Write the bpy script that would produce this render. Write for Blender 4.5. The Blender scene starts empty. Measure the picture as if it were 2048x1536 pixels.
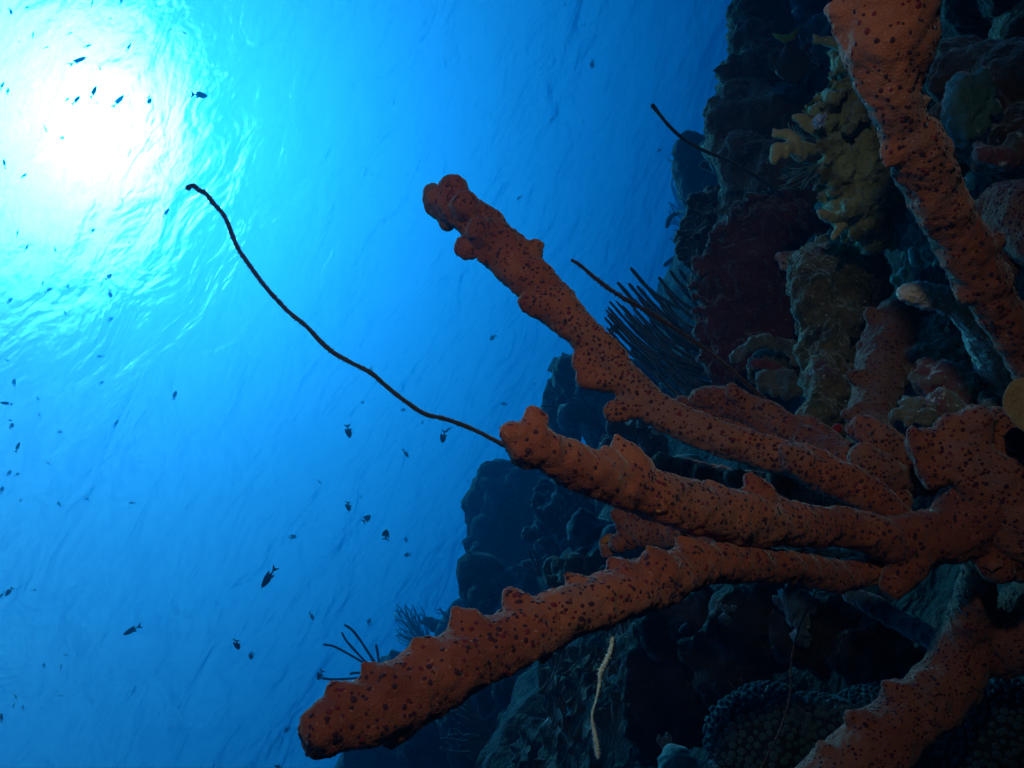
import bpy, bmesh, math, random
import numpy as np
from mathutils import Vector, Matrix, Quaternion
from mathutils.bvhtree import BVHTree

C = bpy.context.scene.collection
sc = bpy.context.scene

# ------------------------------------------------------------------ camera
F = 1607.0                                    # focal length in photo pixels (2048 wide)
def V(*a): return Vector(a)
up = V(-1.384, .478, -1).normalized()         # the zenith, in the camera's axes
fw = V(0, 0, -1)
yw = (fw - fw.dot(up) * up).normalized()
xw = yw.cross(up)
R = Matrix((xw, yw, up))                      # camera axes -> world axes
RN = np.array(R)
def ray(px, py): return V((px - 1024) / F, -(py - 768) / F, -1)
def D(d): return d if d < 2 else d + .42 * (d - 2) ** 2     # metres along the view
def P(px, py, d): return R @ (ray(px, py) * D(d))
cam = bpy.data.objects.new('camera', bpy.data.cameras.new('camera')); C.objects.link(cam)
cam.data.angle = 2 * math.atan(1024 / F); cam.data.clip_end = 2500; cam.data.clip_start = .01
cam.matrix_world = R.to_4x4()
sc.camera = cam

# ------------------------------------------------------------------ sky, sun, strobe
sd = (R @ ray(250, 268)).normalized()         # direction to the sun
elev = math.asin(sd.z); az = math.atan2(sd.x, sd.y)
w = bpy.data.worlds.new('World'); sc.world = w; w.use_nodes = True
nt = w.node_tree; bg = nt.nodes['Background']
sky = nt.nodes.new('ShaderNodeTexSky'); sky.sky_type = 'NISHITA'; sky.sun_disc = False
sky.sun_elevation = elev; sky.sun_rotation = az
nt.links.new(sky.outputs[0], bg.inputs[0]); bg.inputs[1].default_value = .13
L = bpy.data.lights.new('sun', 'SUN'); L.energy = 4.7; L.angle = math.radians(.5); L.color = (1, .90, .78)
so = bpy.data.objects.new('sun', L); C.objects.link(so)
so.rotation_euler = (-sd).to_track_quat('-Z', 'Y').to_euler()
# the photographer's strobe, on its arm above the camera: it lights the near sponges
SL = bpy.data.lights.new('strobe', 'SPOT'); SL.energy = 6.1; SL.shadow_soft_size = .03; SL.color = (1, .89, .76)
SL.spot_size = math.radians(88); SL.spot_blend = 1.0
sl = bpy.data.objects.new('strobe', SL); C.objects.link(sl); sl.location = R @ V(-.08, .47, .03)
sl.rotation_euler = (P(960, 620, 1.0) - sl.location).to_track_quat('-Z', 'Y').to_euler()
sc.view_settings.view_transform = 'Standard'; sc.view_settings.look = 'None'
sc.view_settings.exposure = 1.17
sc.cycles.max_bounces = 5; sc.cycles.diffuse_bounces = 2; sc.cycles.volume_bounces = 0
sc.cycles.transparent_max_bounces = 8; sc.cycles.use_denoising = True

# ------------------------------------------------------------------ node helpers
def nmat(name):
    m = bpy.data.materials.new(name); m.use_nodes = True; t = m.node_tree; t.nodes.clear(); return m, t

# ------------------------------------------------------------------ the water's surface, seen from below
H = 42.0
m, t = nmat('water_surface'); N = t.nodes.new; K = t.links.new
out = N('ShaderNodeOutputMaterial'); tc = N('ShaderNodeTexCoord')
mp = N('ShaderNodeMapping'); mp.inputs['Scale'].default_value = (.6, 1, 1)
K(tc.outputs['Object'], mp.inputs[0])
def wave(scale, detail, dist, rgh=.5):
    n_ = N('ShaderNodeTexNoise'); n_.inputs['Scale'].default_value = scale; n_.inputs['Detail'].default_value = detail
    n_.inputs['Roughness'].default_value = rgh; n_.inputs['Distortion'].default_value = dist; K(mp.outputs[0], n_.inputs[0]); return n_
def bump(n_, dist, prev=None):
    b_ = N('ShaderNodeBump'); b_.inputs['Strength'].default_value = 1; b_.inputs['Distance'].default_value = dist
    K(n_.outputs[0], b_.inputs['Height'])
    if prev: K(prev.outputs[0], b_.inputs['Normal'])
    return b_
swell = wave(.08, 2, .5); chop = wave(.36, 3.5, .8); tiny = wave(1.5, 3, .3, .6)
b = bump(tiny, .09, bump(chop, .46, bump(swell, .8)))
b4 = bump(chop, .2, bump(swell, .5))
b2 = bump(tiny, .12, bump(chop, .48, bump(swell, 1.8)))
tr = N('ShaderNodeBsdfTransparent')
def refr(ior, rough):
    r_ = N('ShaderNodeBsdfRefraction'); r_.inputs['IOR'].default_value = ior; r_.inputs['Roughness'].default_value = rough; return r_
rf = refr(1.12, .13); rm = refr(1.08, .36); rb = refr(1.17, .85)
tl = N('ShaderNodeBsdfTranslucent'); tl.inputs[0].default_value = (.9, .95, 1, 1)
gl = N('ShaderNodeBsdfGlossy'); gl.inputs['Roughness'].default_value = .1
b3 = bump(tiny, .45, bump(chop, 4.4, bump(swell, 6.5)))
for x in (rf, gl): K(b.outputs[0], x.inputs['Normal'])
K(b4.outputs[0], rm.inputs['Normal'])
b5 = bump(tiny, .12, bump(chop, .75, bump(swell, 1.2)))
K(b5.outputs[0], rb.inputs['Normal']); K(b3.outputs[0], tl.inputs['Normal'])
def mix(fac, a, c):
    x = N('ShaderNodeMixShader'); x.inputs[0].default_value = fac; K(a.outputs[0], x.inputs[1]); K(c.outputs[0], x.inputs[2]); return x
mA = mix(.87, rf, rm); mB = mix(.955, mA, rb); mC = mix(.36, mB, tl); m2 = mix(.58, tr, mC)
fr = N('ShaderNodeFresnel'); fr.inputs[0].default_value = 1.085; K(b2.outputs[0], fr.inputs['Normal'])
m3 = mix(.5, m2, gl); K(fr.outputs[0], m3.inputs[0]); K(m3.outputs[0], out.inputs[0])
me = bpy.data.meshes.new('water'); S = 650
me.from_pydata([(-S, -S, 0), (S, -S, 0), (S, S, 0), (-S, S, 0)], [], [(0, 1, 2, 3)]); me.materials.append(m)
o = bpy.data.objects.new('water', me); C.objects.link(o); o.location.z = H + .05
o.rotation_euler.z = math.radians(18); o['kind'] = 'structure'

# ------------------------------------------------------------------ mesh helpers
def link(o, parent=None):
    C.objects.link(o)
    if parent is not None: o.parent = parent
    return o
def tag(o, label=None, cat=None, group=None, kind=None):
    if label: o['label'] = label
    if cat: o['category'] = cat
    if group: o['group'] = group
    if kind: o['kind'] = kind
    return o
def thing(name, loc, label, cat, group=None):
    o = bpy.data.objects.new(name, None); o.location = loc; o.empty_display_size = .05
    C.objects.link(o); return tag(o, label, cat, group)
class MB:
    """collects world-space vertices and faces"""
    def __init__(s): s.v = []; s.f = []; s.m = []; s.n = 0
    def add(s, v, f, mi=0):
        v = np.asarray(v, float); s.v.append(v)
        s.f += [tuple(i + s.n for i in q) for q in f]; s.m += [mi] * len(f); s.n += len(v)
    def mesh(s, name, mats, origin=(0, 0, 0), smooth=True):
        me = bpy.data.meshes.new(name)
        v = np.concatenate(s.v) - np.array(origin)
        me.from_pydata(v.tolist(), [], s.f)
        for mm in mats: me.materials.append(mm)
        me.polygons.foreach_set('material_index', s.m)
        if smooth: me.polygons.foreach_set('use_smooth', [True] * len(s.f))
        me.update(); return me
def put(me, name, parent=None, loc=(0, 0, 0)):
    """links a mesh whose vertices are relative to loc"""
    o = bpy.data.objects.new(name, me)
    if parent is None: o.location = loc
    else: o.location = Vector(loc) - parent.location
    return link(o, parent)
_ico = {}
def ico(sub):
    if sub not in _ico:
        bm = bmesh.new(); bmesh.ops.create_icosphere(bm, subdivisions=sub, radius=1)
        _ico[sub] = (np.array([v.co[:] for v in bm.verts]), [tuple(v.index for v in f.verts) for f in bm.faces]); bm.free()
    return _ico[sub]
def ball(mb, c, r, sub=3, axes=None, mi=0):
    """ellipsoid; r a number or three radii along the rows of axes"""
    v, f = ico(sub); r = np.array(r if hasattr(r, '__len__') else (r, r, r))
    A = np.eye(3) if axes is None else np.array(axes)
    mb.add((v * r) @ A + np.array(c), f, mi)
def crom(pts, n):
    """Catmull-Rom through rows of pts"""
    p = np.array(pts, float); p = np.vstack([2 * p[0] - p[1], p, 2 * p[-1] - p[-2]])
    o = []
    for i in range(1, len(p) - 2):
        for k in range(n):
            t_ = k / n; a, b_, c, d = p[i - 1], p[i], p[i + 1], p[i + 2]
            o.append(.5 * (2 * b_ + (c - a) * t_ + (2 * a - 5 * b_ + 4 * c - d) * t_ ** 2 + (3 * b_ - a - 3 * c + d) * t_ ** 3))
    o.append(p[-2]); return np.array(o)
def tube(mb, path, rad, sides=12, mi=0, cap=True):
    path = np.array(path, float); n = len(path)
    rad = np.broadcast_to(np.array(rad, float), (n,))
    T = np.gradient(path, axis=0); T /= np.linalg.norm(T, axis=1)[:, None] + 1e-12
    u = np.cross(T[0], (0, 0, 1.0)); 
    if np.linalg.norm(u) < .1: u = np.cross(T[0], (0, 1.0, 0))
    u /= np.linalg.norm(u); rings = []
    a = np.linspace(0, 2 * math.pi, sides, endpoint=False)
    for i in range(n):
        u = u - T[i] * u.dot(T[i]); u /= np.linalg.norm(u); w_ = np.cross(T[i], u)
        rings.append(path[i] + rad[i] * (np.cos(a)[:, None] * u + np.sin(a)[:, None] * w_))
    v = np.concatenate(rings + [path[:1] - T[0] * rad[0] * .6, path[-1:] + T[-1] * rad[-1] * .6])
    f = []
    for i in range(n - 1):
        for j in range(sides):
            k = (j + 1) % sides
            f.append((i * sides + j, i * sides + k, (i + 1) * sides + k, (i + 1) * sides + j))
    if cap:
        for j in range(sides):
            k = (j + 1) % sides
            f.append((n * sides, k, j)); f.append((n * sides + 1, (n - 1) * sides + j, (n - 1) * sides + k))
    mb.add(v, f, mi)
_tex = {}
def btex(kind, size, **kw):
    key = (kind, size, tuple(sorted(kw.items())))
    if key not in _tex:
        x = bpy.data.textures.new(kind.lower(), kind); x.noise_scale = size
        for k, v in kw.items(): setattr(x, k, v)
        _tex[key] = x
    return _tex[key]
def fuse(mb, name, mats, voxel, disp=(), smooth=3, origin=(0, 0, 0)):
    """joins overlapping shapes into one skin (voxels of that size), smooths it and roughens it"""
    me = mb.mesh('raw', mats, origin)
    o = bpy.data.objects.new('raw', me); C.objects.link(o)
    x = o.modifiers.new('r', 'REMESH'); x.mode = 'VOXEL'; x.voxel_size = voxel; x.use_smooth_shade = True
    if smooth:
        x = o.modifiers.new('s', 'SMOOTH'); x.iterations = smooth; x.factor = .6
    for (kind, size, strength, mid) in disp:
        x = o.modifiers.new('d', 'DISPLACE'); x.texture_coords = 'LOCAL'; x.strength = strength; x.mid_level = mid
        kw = {}
        if kind == 'CLOUDS': kw = dict(noise_depth=3)
        if kind == 'VORONOI': kw = dict(distance_metric='DISTANCE')
        if kind == 'WRINKLE': kind = 'CLOUDS'; kw = dict(noise_depth=4, noise_type='HARD_NOISE')
        x.texture = btex(kind, size, **kw)
    dg = bpy.context.evaluated_depsgraph_get(); ev = o.evaluated_get(dg)
    res = bpy.data.meshes.new_from_object(ev, preserve_all_data_layers=False, depsgraph=dg); res.name = name
    res.materials.clear()
    for mm in mats: res.materials.append(mm)
    res.polygons.foreach_set('use_smooth', [True] * len(res.polygons))
    bpy.data.objects.remove(o); bpy.data.meshes.remove(me)
    return res
rng = np.random.default_rng(7)
random.seed(7)

# numpy value noise
_perm = rng.random((64, 64, 64))
def vnoise(p):
    p = np.asarray(p, float); i = np.floor(p).astype(int); f_ = p - i; f_ = f_ * f_ * (3 - 2 * f_)
    r = 0
    for dx in (0, 1):
        for dy in (0, 1):
            for dz in (0, 1):
                wgt = (f_[:, 0] if dx else 1 - f_[:, 0]) * (f_[:, 1] if dy else 1 - f_[:, 1]) * (f_[:, 2] if dz else 1 - f_[:, 2])
                r = r + wgt * _perm[(i[:, 0] + dx) % 64, (i[:, 1] + dy) % 64, (i[:, 2] + dz) % 64]
    return r
def fbm(p, octs=5, gain=.5):
    r = 0; a = 1; s = 0
    for k in range(octs):
        r = r + a * vnoise(np.asarray(p) * 2 ** k + 13.7 * k); s += a; a *= gain
    return r / s

# ------------------------------------------------------------------ materials
def organic(name, cols, scale=20, bump=.3, bscale=80, rough=.8, spec=.2, vor=0, vscale=60, detail=8, fleck=None, fscale=150, sheen=.5):
    """noise-coloured living surface: cols = [(position, rgb)...] along a noise; fleck = (rgb, amount)"""
    m, t = nmat(name); N = t.nodes.new; K = t.links.new
    out = N('ShaderNodeOutputMaterial'); pb = N('ShaderNodeBsdfPrincipled'); K(pb.outputs[0], out.inputs[0])
    tc = N('ShaderNodeTexCoord'); n = N('ShaderNodeTexNoise'); n.inputs['Scale'].default_value = scale
    n.inputs['Detail'].default_value = detail; n.inputs['Roughness'].default_value = .6; K(tc.outputs['Object'], n.inputs[0])
    cr = N('ShaderNodeValToRGB'); K(n.outputs[0], cr.inputs[0]); e = cr.color_ramp.elements
    while len(e) < len(cols): e.new(.5)
    for k, (p_, c_) in enumerate(cols): e[k].position = p_; e[k].color = (*c_, 1)
    col = cr.outputs[0]
    if fleck:
        n3 = N('ShaderNodeTexNoise'); n3.inputs['Scale'].default_value = fscale; n3.inputs['Detail'].default_value = 3
        K(tc.outputs['Object'], n3.inputs[0])
        mr = N('ShaderNodeMapRange'); mr.inputs[1].default_value = 1 - fleck[1]; mr.inputs[2].default_value = 1 - fleck[1] + .08
        K(n3.outputs[0], mr.inputs[0]); mx = N('ShaderNodeMix'); mx.data_type = 'RGBA'
        K(mr.outputs[0], mx.inputs[0]); K(col, mx.inputs[6]); mx.inputs[7].default_value = (*fleck[0], 1); col = mx.outputs[2]
    K(col, pb.inputs['Base Color']); pb.inputs['Roughness'].default_value = rough
    pb.inputs['Specular IOR Level'].default_value = spec
    n2 = N('ShaderNodeTexNoise'); n2.inputs['Scale'].default_value = bscale; n2.inputs['Detail'].default_value = 5
    K(tc.outputs['Object'], n2.inputs[0]); h = n2.outputs[0]
    if vor:
        vo = N('ShaderNodeTexVoronoi'); vo.inputs['Scale'].default_value = vscale; K(tc.outputs['Object'], vo.inputs[0])
        ma = N('ShaderNodeMath'); ma.operation = 'MULTIPLY_ADD'; ma.inputs[1].default_value = vor; K(vo.outputs['Distance'], ma.inputs[0]); K(h, ma.inputs[2]); h = ma.outputs[0]
    pb.inputs['Sheen Weight'].default_value = sheen; pb.inputs['Sheen Roughness'].default_value = .35; pb.inputs['Sheen Tint'].default_value = (.75, .95, 1, 1)  # fuzzy sheen, tinted pale blue to imitate the cyan rim light
    bp = N('ShaderNodeBump'); bp.inputs['Strength'].default_value = bump; bp.inputs['Distance'].default_value = 1.2 / bscale
    K(h, bp.inputs['Height']); K(bp.outputs[0], pb.inputs['Normal'])
    return m

def wl(o):
    v = Vector(o.location)
    while o.parent is not None: o = o.parent; v += o.location
    return v
def put(me, name, parent=None, loc=(0, 0, 0)):
    o = bpy.data.objects.new(name, me)
    o.location = Vector(loc) - (wl(parent) if parent is not None else Vector((0, 0, 0)))
    return link(o, parent)
CX, CY, CZ = (np.array(R @ V(1, 0, 0)), np.array(R @ V(0, 1, 0)), np.array(R @ V(0, 0, 1)))   # photo right, photo up, towards camera
AX = [CX, CY, CZ]
def A(px, py, d): return np.array(P(px, py, d))
def dirpx(ang, toward=0.0):
    """unit vector: ang degrees in the picture (0 right, 90 up), toward = lean towards the camera"""
    v = math.cos(math.radians(ang)) * CX + math.sin(math.radians(ang)) * CY + toward * CZ
    return v / np.linalg.norm(v)
NV = V(-.908, .414, -.060).normalized()        # reef slope's normal, camera axes
H0 = .5
def dep(px, py):
    k = -NV.dot(ray(px, py)); return H0 / k if k > .02 else 25.0

# ------------------------------------------------------------------ colours
M = {}
def sponge_mat(name, c1, c2, c3):
    return organic(name, [(.3, c1), (.46, c2), (.56, tuple(a * f for a, f in zip(c2, (1.25, 1.5, 1.4)))), (.66, c3)], scale=8, bump=.45, bscale=330, rough=.85, spec=.15, sheen=.35, vor=.5, vscale=520, fleck=((.40, .27, .20), .35), fscale=380)
M['sponge'] = sponge_mat('sponge_orange', (.16, .038, .020), (.25, .066, .034), (.23, .098, .070))
M['sponge_tip'] = sponge_mat('sponge_tip', (.46, .10, .035), (.5, .12, .04), (.55, .16, .07))
M['sponge_brown'] = sponge_mat('sponge_brown', (.12, .042, .024), (.16, .058, .036), (.19, .085, .06))
M['polyp'] = organic('polyp_dark', [(.3, (.03, .008, .014)), (.7, (.06, .012, .02))], scale=60, bump=.1, rough=.7)
M['polyp_red'] = organic('polyp_red', [(.3, (.11, .010, .014)), (.7, (.17, .015, .02))], scale=60, bump=.1, rough=.7)
M['pore'] = organic('pore_yellow', [(.3, (.34, .13, .025)), (.7, (.45, .2, .04))], scale=80, bump=.2, rough=.7)
M['dark'] = organic('hollow_shade', [(.3, (.004, .004, .005)), (.7, (.008, .007, .008))], scale=20, bump=.1, rough=.9, spec=0)  # near-black colour stands in for the shade inside openings
M['rock'] = organic('reef_rock', sheen=.15, cols=[(.25, (.004, .004, .003)), (.5, (.02, .018, .014)), (.75, (.06, .055, .045))], scale=7, bump=.8, bscale=45, fleck=((.14, .15, .13), .34), fscale=60)  # rock colour taken down to near-black in place of overhang shade
M['reef'] = organic('reef_slope', [(.25, (.003, .003, .003)), (.5, (.010, .011, .009)), (.75, (.035, .035, .028))], sheen=.12, scale=6, bump=1.0, bscale=30, vor=.8, vscale=5)  # slope colour darkened to stand in for overhang shade
M['maroon'] = organic('maroon_sponge', [(.3, (.07, .015, .010)), (.55, (.15, .036, .025)), (.75, (.27, .08, .05))], scale=11, bump=.9, bscale=60, fleck=((.22, .26, .22), .36), fscale=110)
M['pink'] = organic('pale_pink_patch', [(.3, (.30, .10, .07)), (.45, (.60, .33, .25)), (.7, (.72, .46, .36))], scale=26, bump=.5, bscale=90, fleck=((.07, .015, .012), .37), fscale=60)
M['algae'] = organic('algae_rock', [(.3, (.02, .018, .006)), (.44, (.085, .07, .022)), (.55, (.17, .13, .06)), (.64, (.11, .045, .05)), (.74, (.42, .42, .33))], scale=13, bump=1.0, bscale=85, fleck=((.48, .5, .38), .36), fscale=120)
M['pinkrock'] = organic('pink_crust_rock', [(.3, (.02, .03, .02)), (.44, (.16, .17, .11)), (.56, (.20, .05, .055)), (.66, (.20, .12, .10)), (.78, (.5, .5, .42))], scale=12, bump=1.0, bscale=70, fleck=((.55, .6, .5), .38), fscale=80)
M['grey'] = organic('grey_sponge', [(.3, (.07, .07, .05)), (.5, (.13, .13, .09)), (.75, (.24, .23, .18))], scale=16, bump=.8, bscale=120, fleck=((.02, .02, .018), .36), fscale=130)
M['tan'] = organic('fire_coral', [(.28, (.22, .19, .08)), (.5, (.36, .32, .15)), (.72, (.46, .42, .24))], scale=8, bump=.4, bscale=130, fleck=((.75, .68, .45), .34), fscale=160)
M['tanrock'] = organic('crusted_tan_rock', [(.3, (.03, .04, .016)), (.42, (.12, .11, .04)), (.55, (.36, .36, .17)), (.66, (.22, .28, .15)), (.78, (.46, .47, .3))], scale=11, bump=1.0, bscale=70, fleck=((.4, .42, .3), .36), fscale=80)
M['pale'] = organic('pale_finger', [(.3, (.42, .36, .27)), (.6, (.6, .54, .43))], scale=30, bump=.8, bscale=170, vor=.7, vscale=140)
M['teal'] = organic('teal_plate', [(.3, (.05, .12, .10)), (.6, (.09, .22, .19)), (.75, (.14, .30, .26))], scale=12, bump=.4, bscale=100)
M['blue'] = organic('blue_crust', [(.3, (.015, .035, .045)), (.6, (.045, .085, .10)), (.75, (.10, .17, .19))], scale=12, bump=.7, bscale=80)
M['brown'] = organic('brown_rock', [(.3, (.035, .022, .012)), (.5, (.12, .075, .04)), (.7, (.22, .15, .09))], scale=9, bump=.9, bscale=60, fleck=((.3, .32, .26), .35), fscale=90)
M['groove'] = organic('star_groove', [(.3, (.004, .010, .012)), (.6, (.008, .018, .02))], scale=6, bump=.4, bscale=160)
M['star'] = organic('star_coral', [(.3, (.013, .045, .05)), (.6, (.028, .08, .09))], scale=6, bump=.4, bscale=160)
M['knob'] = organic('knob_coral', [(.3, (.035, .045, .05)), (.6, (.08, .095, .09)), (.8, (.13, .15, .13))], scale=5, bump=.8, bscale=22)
M['leaf'] = organic('leaf_coral', [(.3, (.02, .022, .014)), (.6, (.05, .05, .03)), (.8, (.09, .09, .065))], scale=7, bump=.6, bscale=60)
M['rod'] = organic('sea_rod', [(.3, (.08, .08, .07)), (.7, (.16, .15, .13))], sheen=1.0, scale=20, bump=.9, bscale=150, vor=.6, vscale=120)
M['whip'] = organic('whip_dark', [(.3, (.02, .022, .02)), (.7, (.06, .05, .045))], scale=40, bump=.8, bscale=300)
M['whip_red'] = organic('whip_red', [(.3, (.03, .016, .013)), (.7, (.07, .03, .024))], scale=40, bump=.8, bscale=300)
M['whip_pale'] = organic('whip_pale', [(.3, (.6, .72, .6)), (.7, (.75, .88, .74))], scale=40, bump=.8, bscale=300)
M['fuzz'] = organic('hydroid', [(.3, (.07, .13, .14)), (.7, (.14, .24, .25))], scale=20, bump=.3, bscale=200)
M['white'] = organic('worm_white', [(.3, (.55, .6, .68)), (.7, (.8, .84, .9))], scale=60, bump=.2, bscale=200)
M['violet'] = organic('worm_violet', [(.3, (.12, .12, .35)), (.7, (.2, .22, .5))], scale=60, bump=.2, bscale=200)
M['yellowtail'] = organic('tail_yellow', [(.3, (.30, .30, .04)), (.7, (.42, .40, .07))], scale=30, bump=.2, bscale=200)
M['fish'] = organic('fish_dark', [(.3, (.03, .035, .05)), (.7, (.07, .08, .10))], scale=30, bump=.1, bscale=200, rough=.5, spec=.4)
M['fish_brown'] = organic('fish_brown', [(.3, (.05, .035, .02)), (.7, (.10, .07, .04))], scale=60, bump=.2, bscale=200, rough=.5)
M['fish_pale'] = organic('tail_pale', [(.3, (.5, .5, .4)), (.7, (.6, .6, .5))], scale=30, bump=.1, bscale=200)
M['red'] = organic('red_crust', [(.3, (.22, .008, .006)), (.7, (.34, .014, .01))], scale=20, bump=.5, bscale=100)

# ------------------------------------------------------------------ reef slope (one continuous ground)
nW = np.array(R @ NV)
fW = np.array(R @ (fw - fw.dot(NV) * NV).normalized())
sW = np.cross(nW, fW)
def worley(x, y, seed):
    g = np.random.default_rng(seed).random((64, 64, 3)); ix = np.floor(x).astype(int); iy = np.floor(y).astype(int)
    best = np.full(x.shape, 9.0); hh = np.zeros(x.shape)
    for dx in (-1, 0, 1):
        for dy in (-1, 0, 1):
            q = g[(ix + dx) % 64, (iy + dy) % 64]
            dd = np.hypot(ix + dx + q[..., 0] - x, iy + dy + q[..., 1] - y) / (.55 + .5 * q[..., 2])
            k = dd < best; best = np.where(k, dd, best); hh = np.where(k, q[..., 2], hh)
    return best, hh
nr, na = 360, 540
rr = .12 * (60 / .12) ** (np.arange(nr) / (nr - 1)); aa = np.arange(na) / na * 2 * math.pi
RR, AA = np.meshgrid(rr, aa, indexing='ij')
U = RR * np.cos(AA); W = RR * np.sin(AA)
p3 = np.stack([U.ravel(), W.ravel(), 0 * U.ravel()], 1) + 40
def lumps(s, seed):
    d_, h_ = worley(U / s + 20, W / s + 20, seed); return np.sqrt(np.clip(1 - d_ ** 2, 0, 1)) * (.4 + .6 * h_)
far = np.clip((RR - .8) / 3, 0, 1)
hgt = (fbm(p3 * .8, 4).reshape(U.shape) - .5) * .9 * far
hgt += lumps(1.6, 1) * .55 * far + lumps(.6, 2) * (.07 + .16 * far) + lumps(.22, 3) * (.035 + .05 * far)
hgt += (fbm(p3 * 9, 4).reshape(U.shape) - .5) * .07
hgt -= .12 + .20 * far
hgt -= .008 * np.clip(RR - 3, 0, 60) ** 2 * .5
base = (-.82) * nW
vv = base + U[..., None] * fW + W[..., None] * sW + hgt[..., None] * nW
vv = vv.reshape(-1, 3)
mb = MB(); ff = []
for i in range(nr - 1):
    for j in range(na):
        k = (j + 1) % na; ff.append((i * na + j, i * na + k, (i + 1) * na + k, (i + 1) * na + j))
ff.append(tuple(range(na - 1, -1, -1)))
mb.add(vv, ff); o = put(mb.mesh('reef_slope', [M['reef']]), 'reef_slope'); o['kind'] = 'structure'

# ------------------------------------------------------------------ builders
def blobs(mb, lst, sub=3):
    """(px, py, depth, r) or (px, py, depth, rx, ry, rz), radii in photo pixels along picture axes"""
    for q in lst:
        k = D(q[2]) / F; r = [q[3] * k] * 3 if len(q) == 4 else [x * k for x in q[3:6]]
        ball(mb, A(*q[:3]), r, sub, AX)
def rock(name, label, cat, lst, mat, voxel, disp, parent=None, smooth=3, group=None, extra=None):
    mb = MB(); blobs(mb, lst)
    if extra: extra(mb)
    org = A(*lst[0][:3]); q_ = D(lst[0][2]) / lst[0][2]
    me = fuse(mb, name, [mat], voxel * q_, [(a_, b_ * q_, c_ * q_, d_) for a_, b_, c_, d_ in disp], smooth, org)
    o = put(me, name, parent, org)
    if parent is None: tag(o, label, cat, group)
    return o
def vnormal(me):
    n = len(me.vertices); a_ = np.empty(n * 3); me.vertices.foreach_get('co', a_); b_ = np.empty(n * 3); me.vertices.foreach_get('normal', b_)
    return a_.reshape(-1, 3), b_.reshape(-1, 3)
DOME = None
def polyps(me, spacing, r, mats=(1, 2), redp=.3, relief=.30, keep=1.0):
    """small raised polyps sunk into the sponge's skin, joined into its mesh"""
    co, no = vnormal(me); tri = []
    me.calc_loop_triangles(); nt_ = len(me.loop_triangles); ti = np.empty(nt_ * 3, int); me.loop_triangles.foreach_get('vertices', ti); ti = ti.reshape(-1, 3)
    a_, b_, c_ = co[ti[:, 0]], co[ti[:, 1]], co[ti[:, 2]]; ar = np.linalg.norm(np.cross(b_ - a_, c_ - a_), axis=1) / 2
    n = int(ar.sum() / spacing ** 2 * keep); pick = rng.choice(nt_, n, p=ar / ar.sum())
    u_ = rng.random((n, 2)); u_[u_.sum(1) > 1] = 1 - u_[u_.sum(1) > 1]
    pts = a_[pick] + (b_ - a_)[pick] * u_[:, :1] + (c_ - a_)[pick] * u_[:, 1:]; nn = no[ti[pick, 0]]
    cell = {}; mb = MB(); cs = r * 2.1; rr_ = r * rng.uniform(.55, 1.2, n) * rng.choice([1, 1, 1.3], n)
    dens = fbm(pts * 14 + 50, 3)
    for i in range(n):
        if dens[i] < .45 and rng.random() < .5: continue
        key = tuple(np.floor(pts[i] / cs).astype(int)); ok = True
        for dx in (-1, 0, 1):
            for dy in (-1, 0, 1):
                for dz in (-1, 0, 1):
                    for q in cell.get((key[0] + dx, key[1] + dy, key[2] + dz), ()):
                        if np.sum((q - pts[i]) ** 2) < (r * 1.3) ** 2: ok = False
        if not ok: continue
        cell.setdefault(key, []).append(pts[i])
        z = nn[i]; x = np.cross(z, (.3, .5, .8)); x /= np.linalg.norm(x); y = np.cross(z, x)
        sx = rng.uniform(.8, 1.35); s = 7; a = np.arange(s) / s * 2 * math.pi + rng.random()
        c_a, s_a = np.cos(a)[:, None], np.sin(a)[:, None]; q = rr_[i]
        v = np.concatenate([pts[i] + q * (c_a * x * sx + s_a * y) - z * q * .25, pts[i] + q * .78 * (c_a * x * sx + s_a * y) + z * q * relief * .7, [pts[i] + z * q * relief]])
        f_ = [(j, (j + 1) % s, s + (j + 1) % s, s + j) for j in range(s)] + [(s + j, s + (j + 1) % s, 2 * s) for j in range(s)]
        mb.add(v, f_, mats[1] if rng.random() < redp else mats[0])
    if not mb.v: return
    bm = bmesh.new(); bm.from_mesh(me); tmp = mb.mesh('tmp', me.materials[:]); bm.from_mesh(tmp); bm.to_mesh(me); bm.free(); bpy.data.meshes.remove(tmp)
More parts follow.
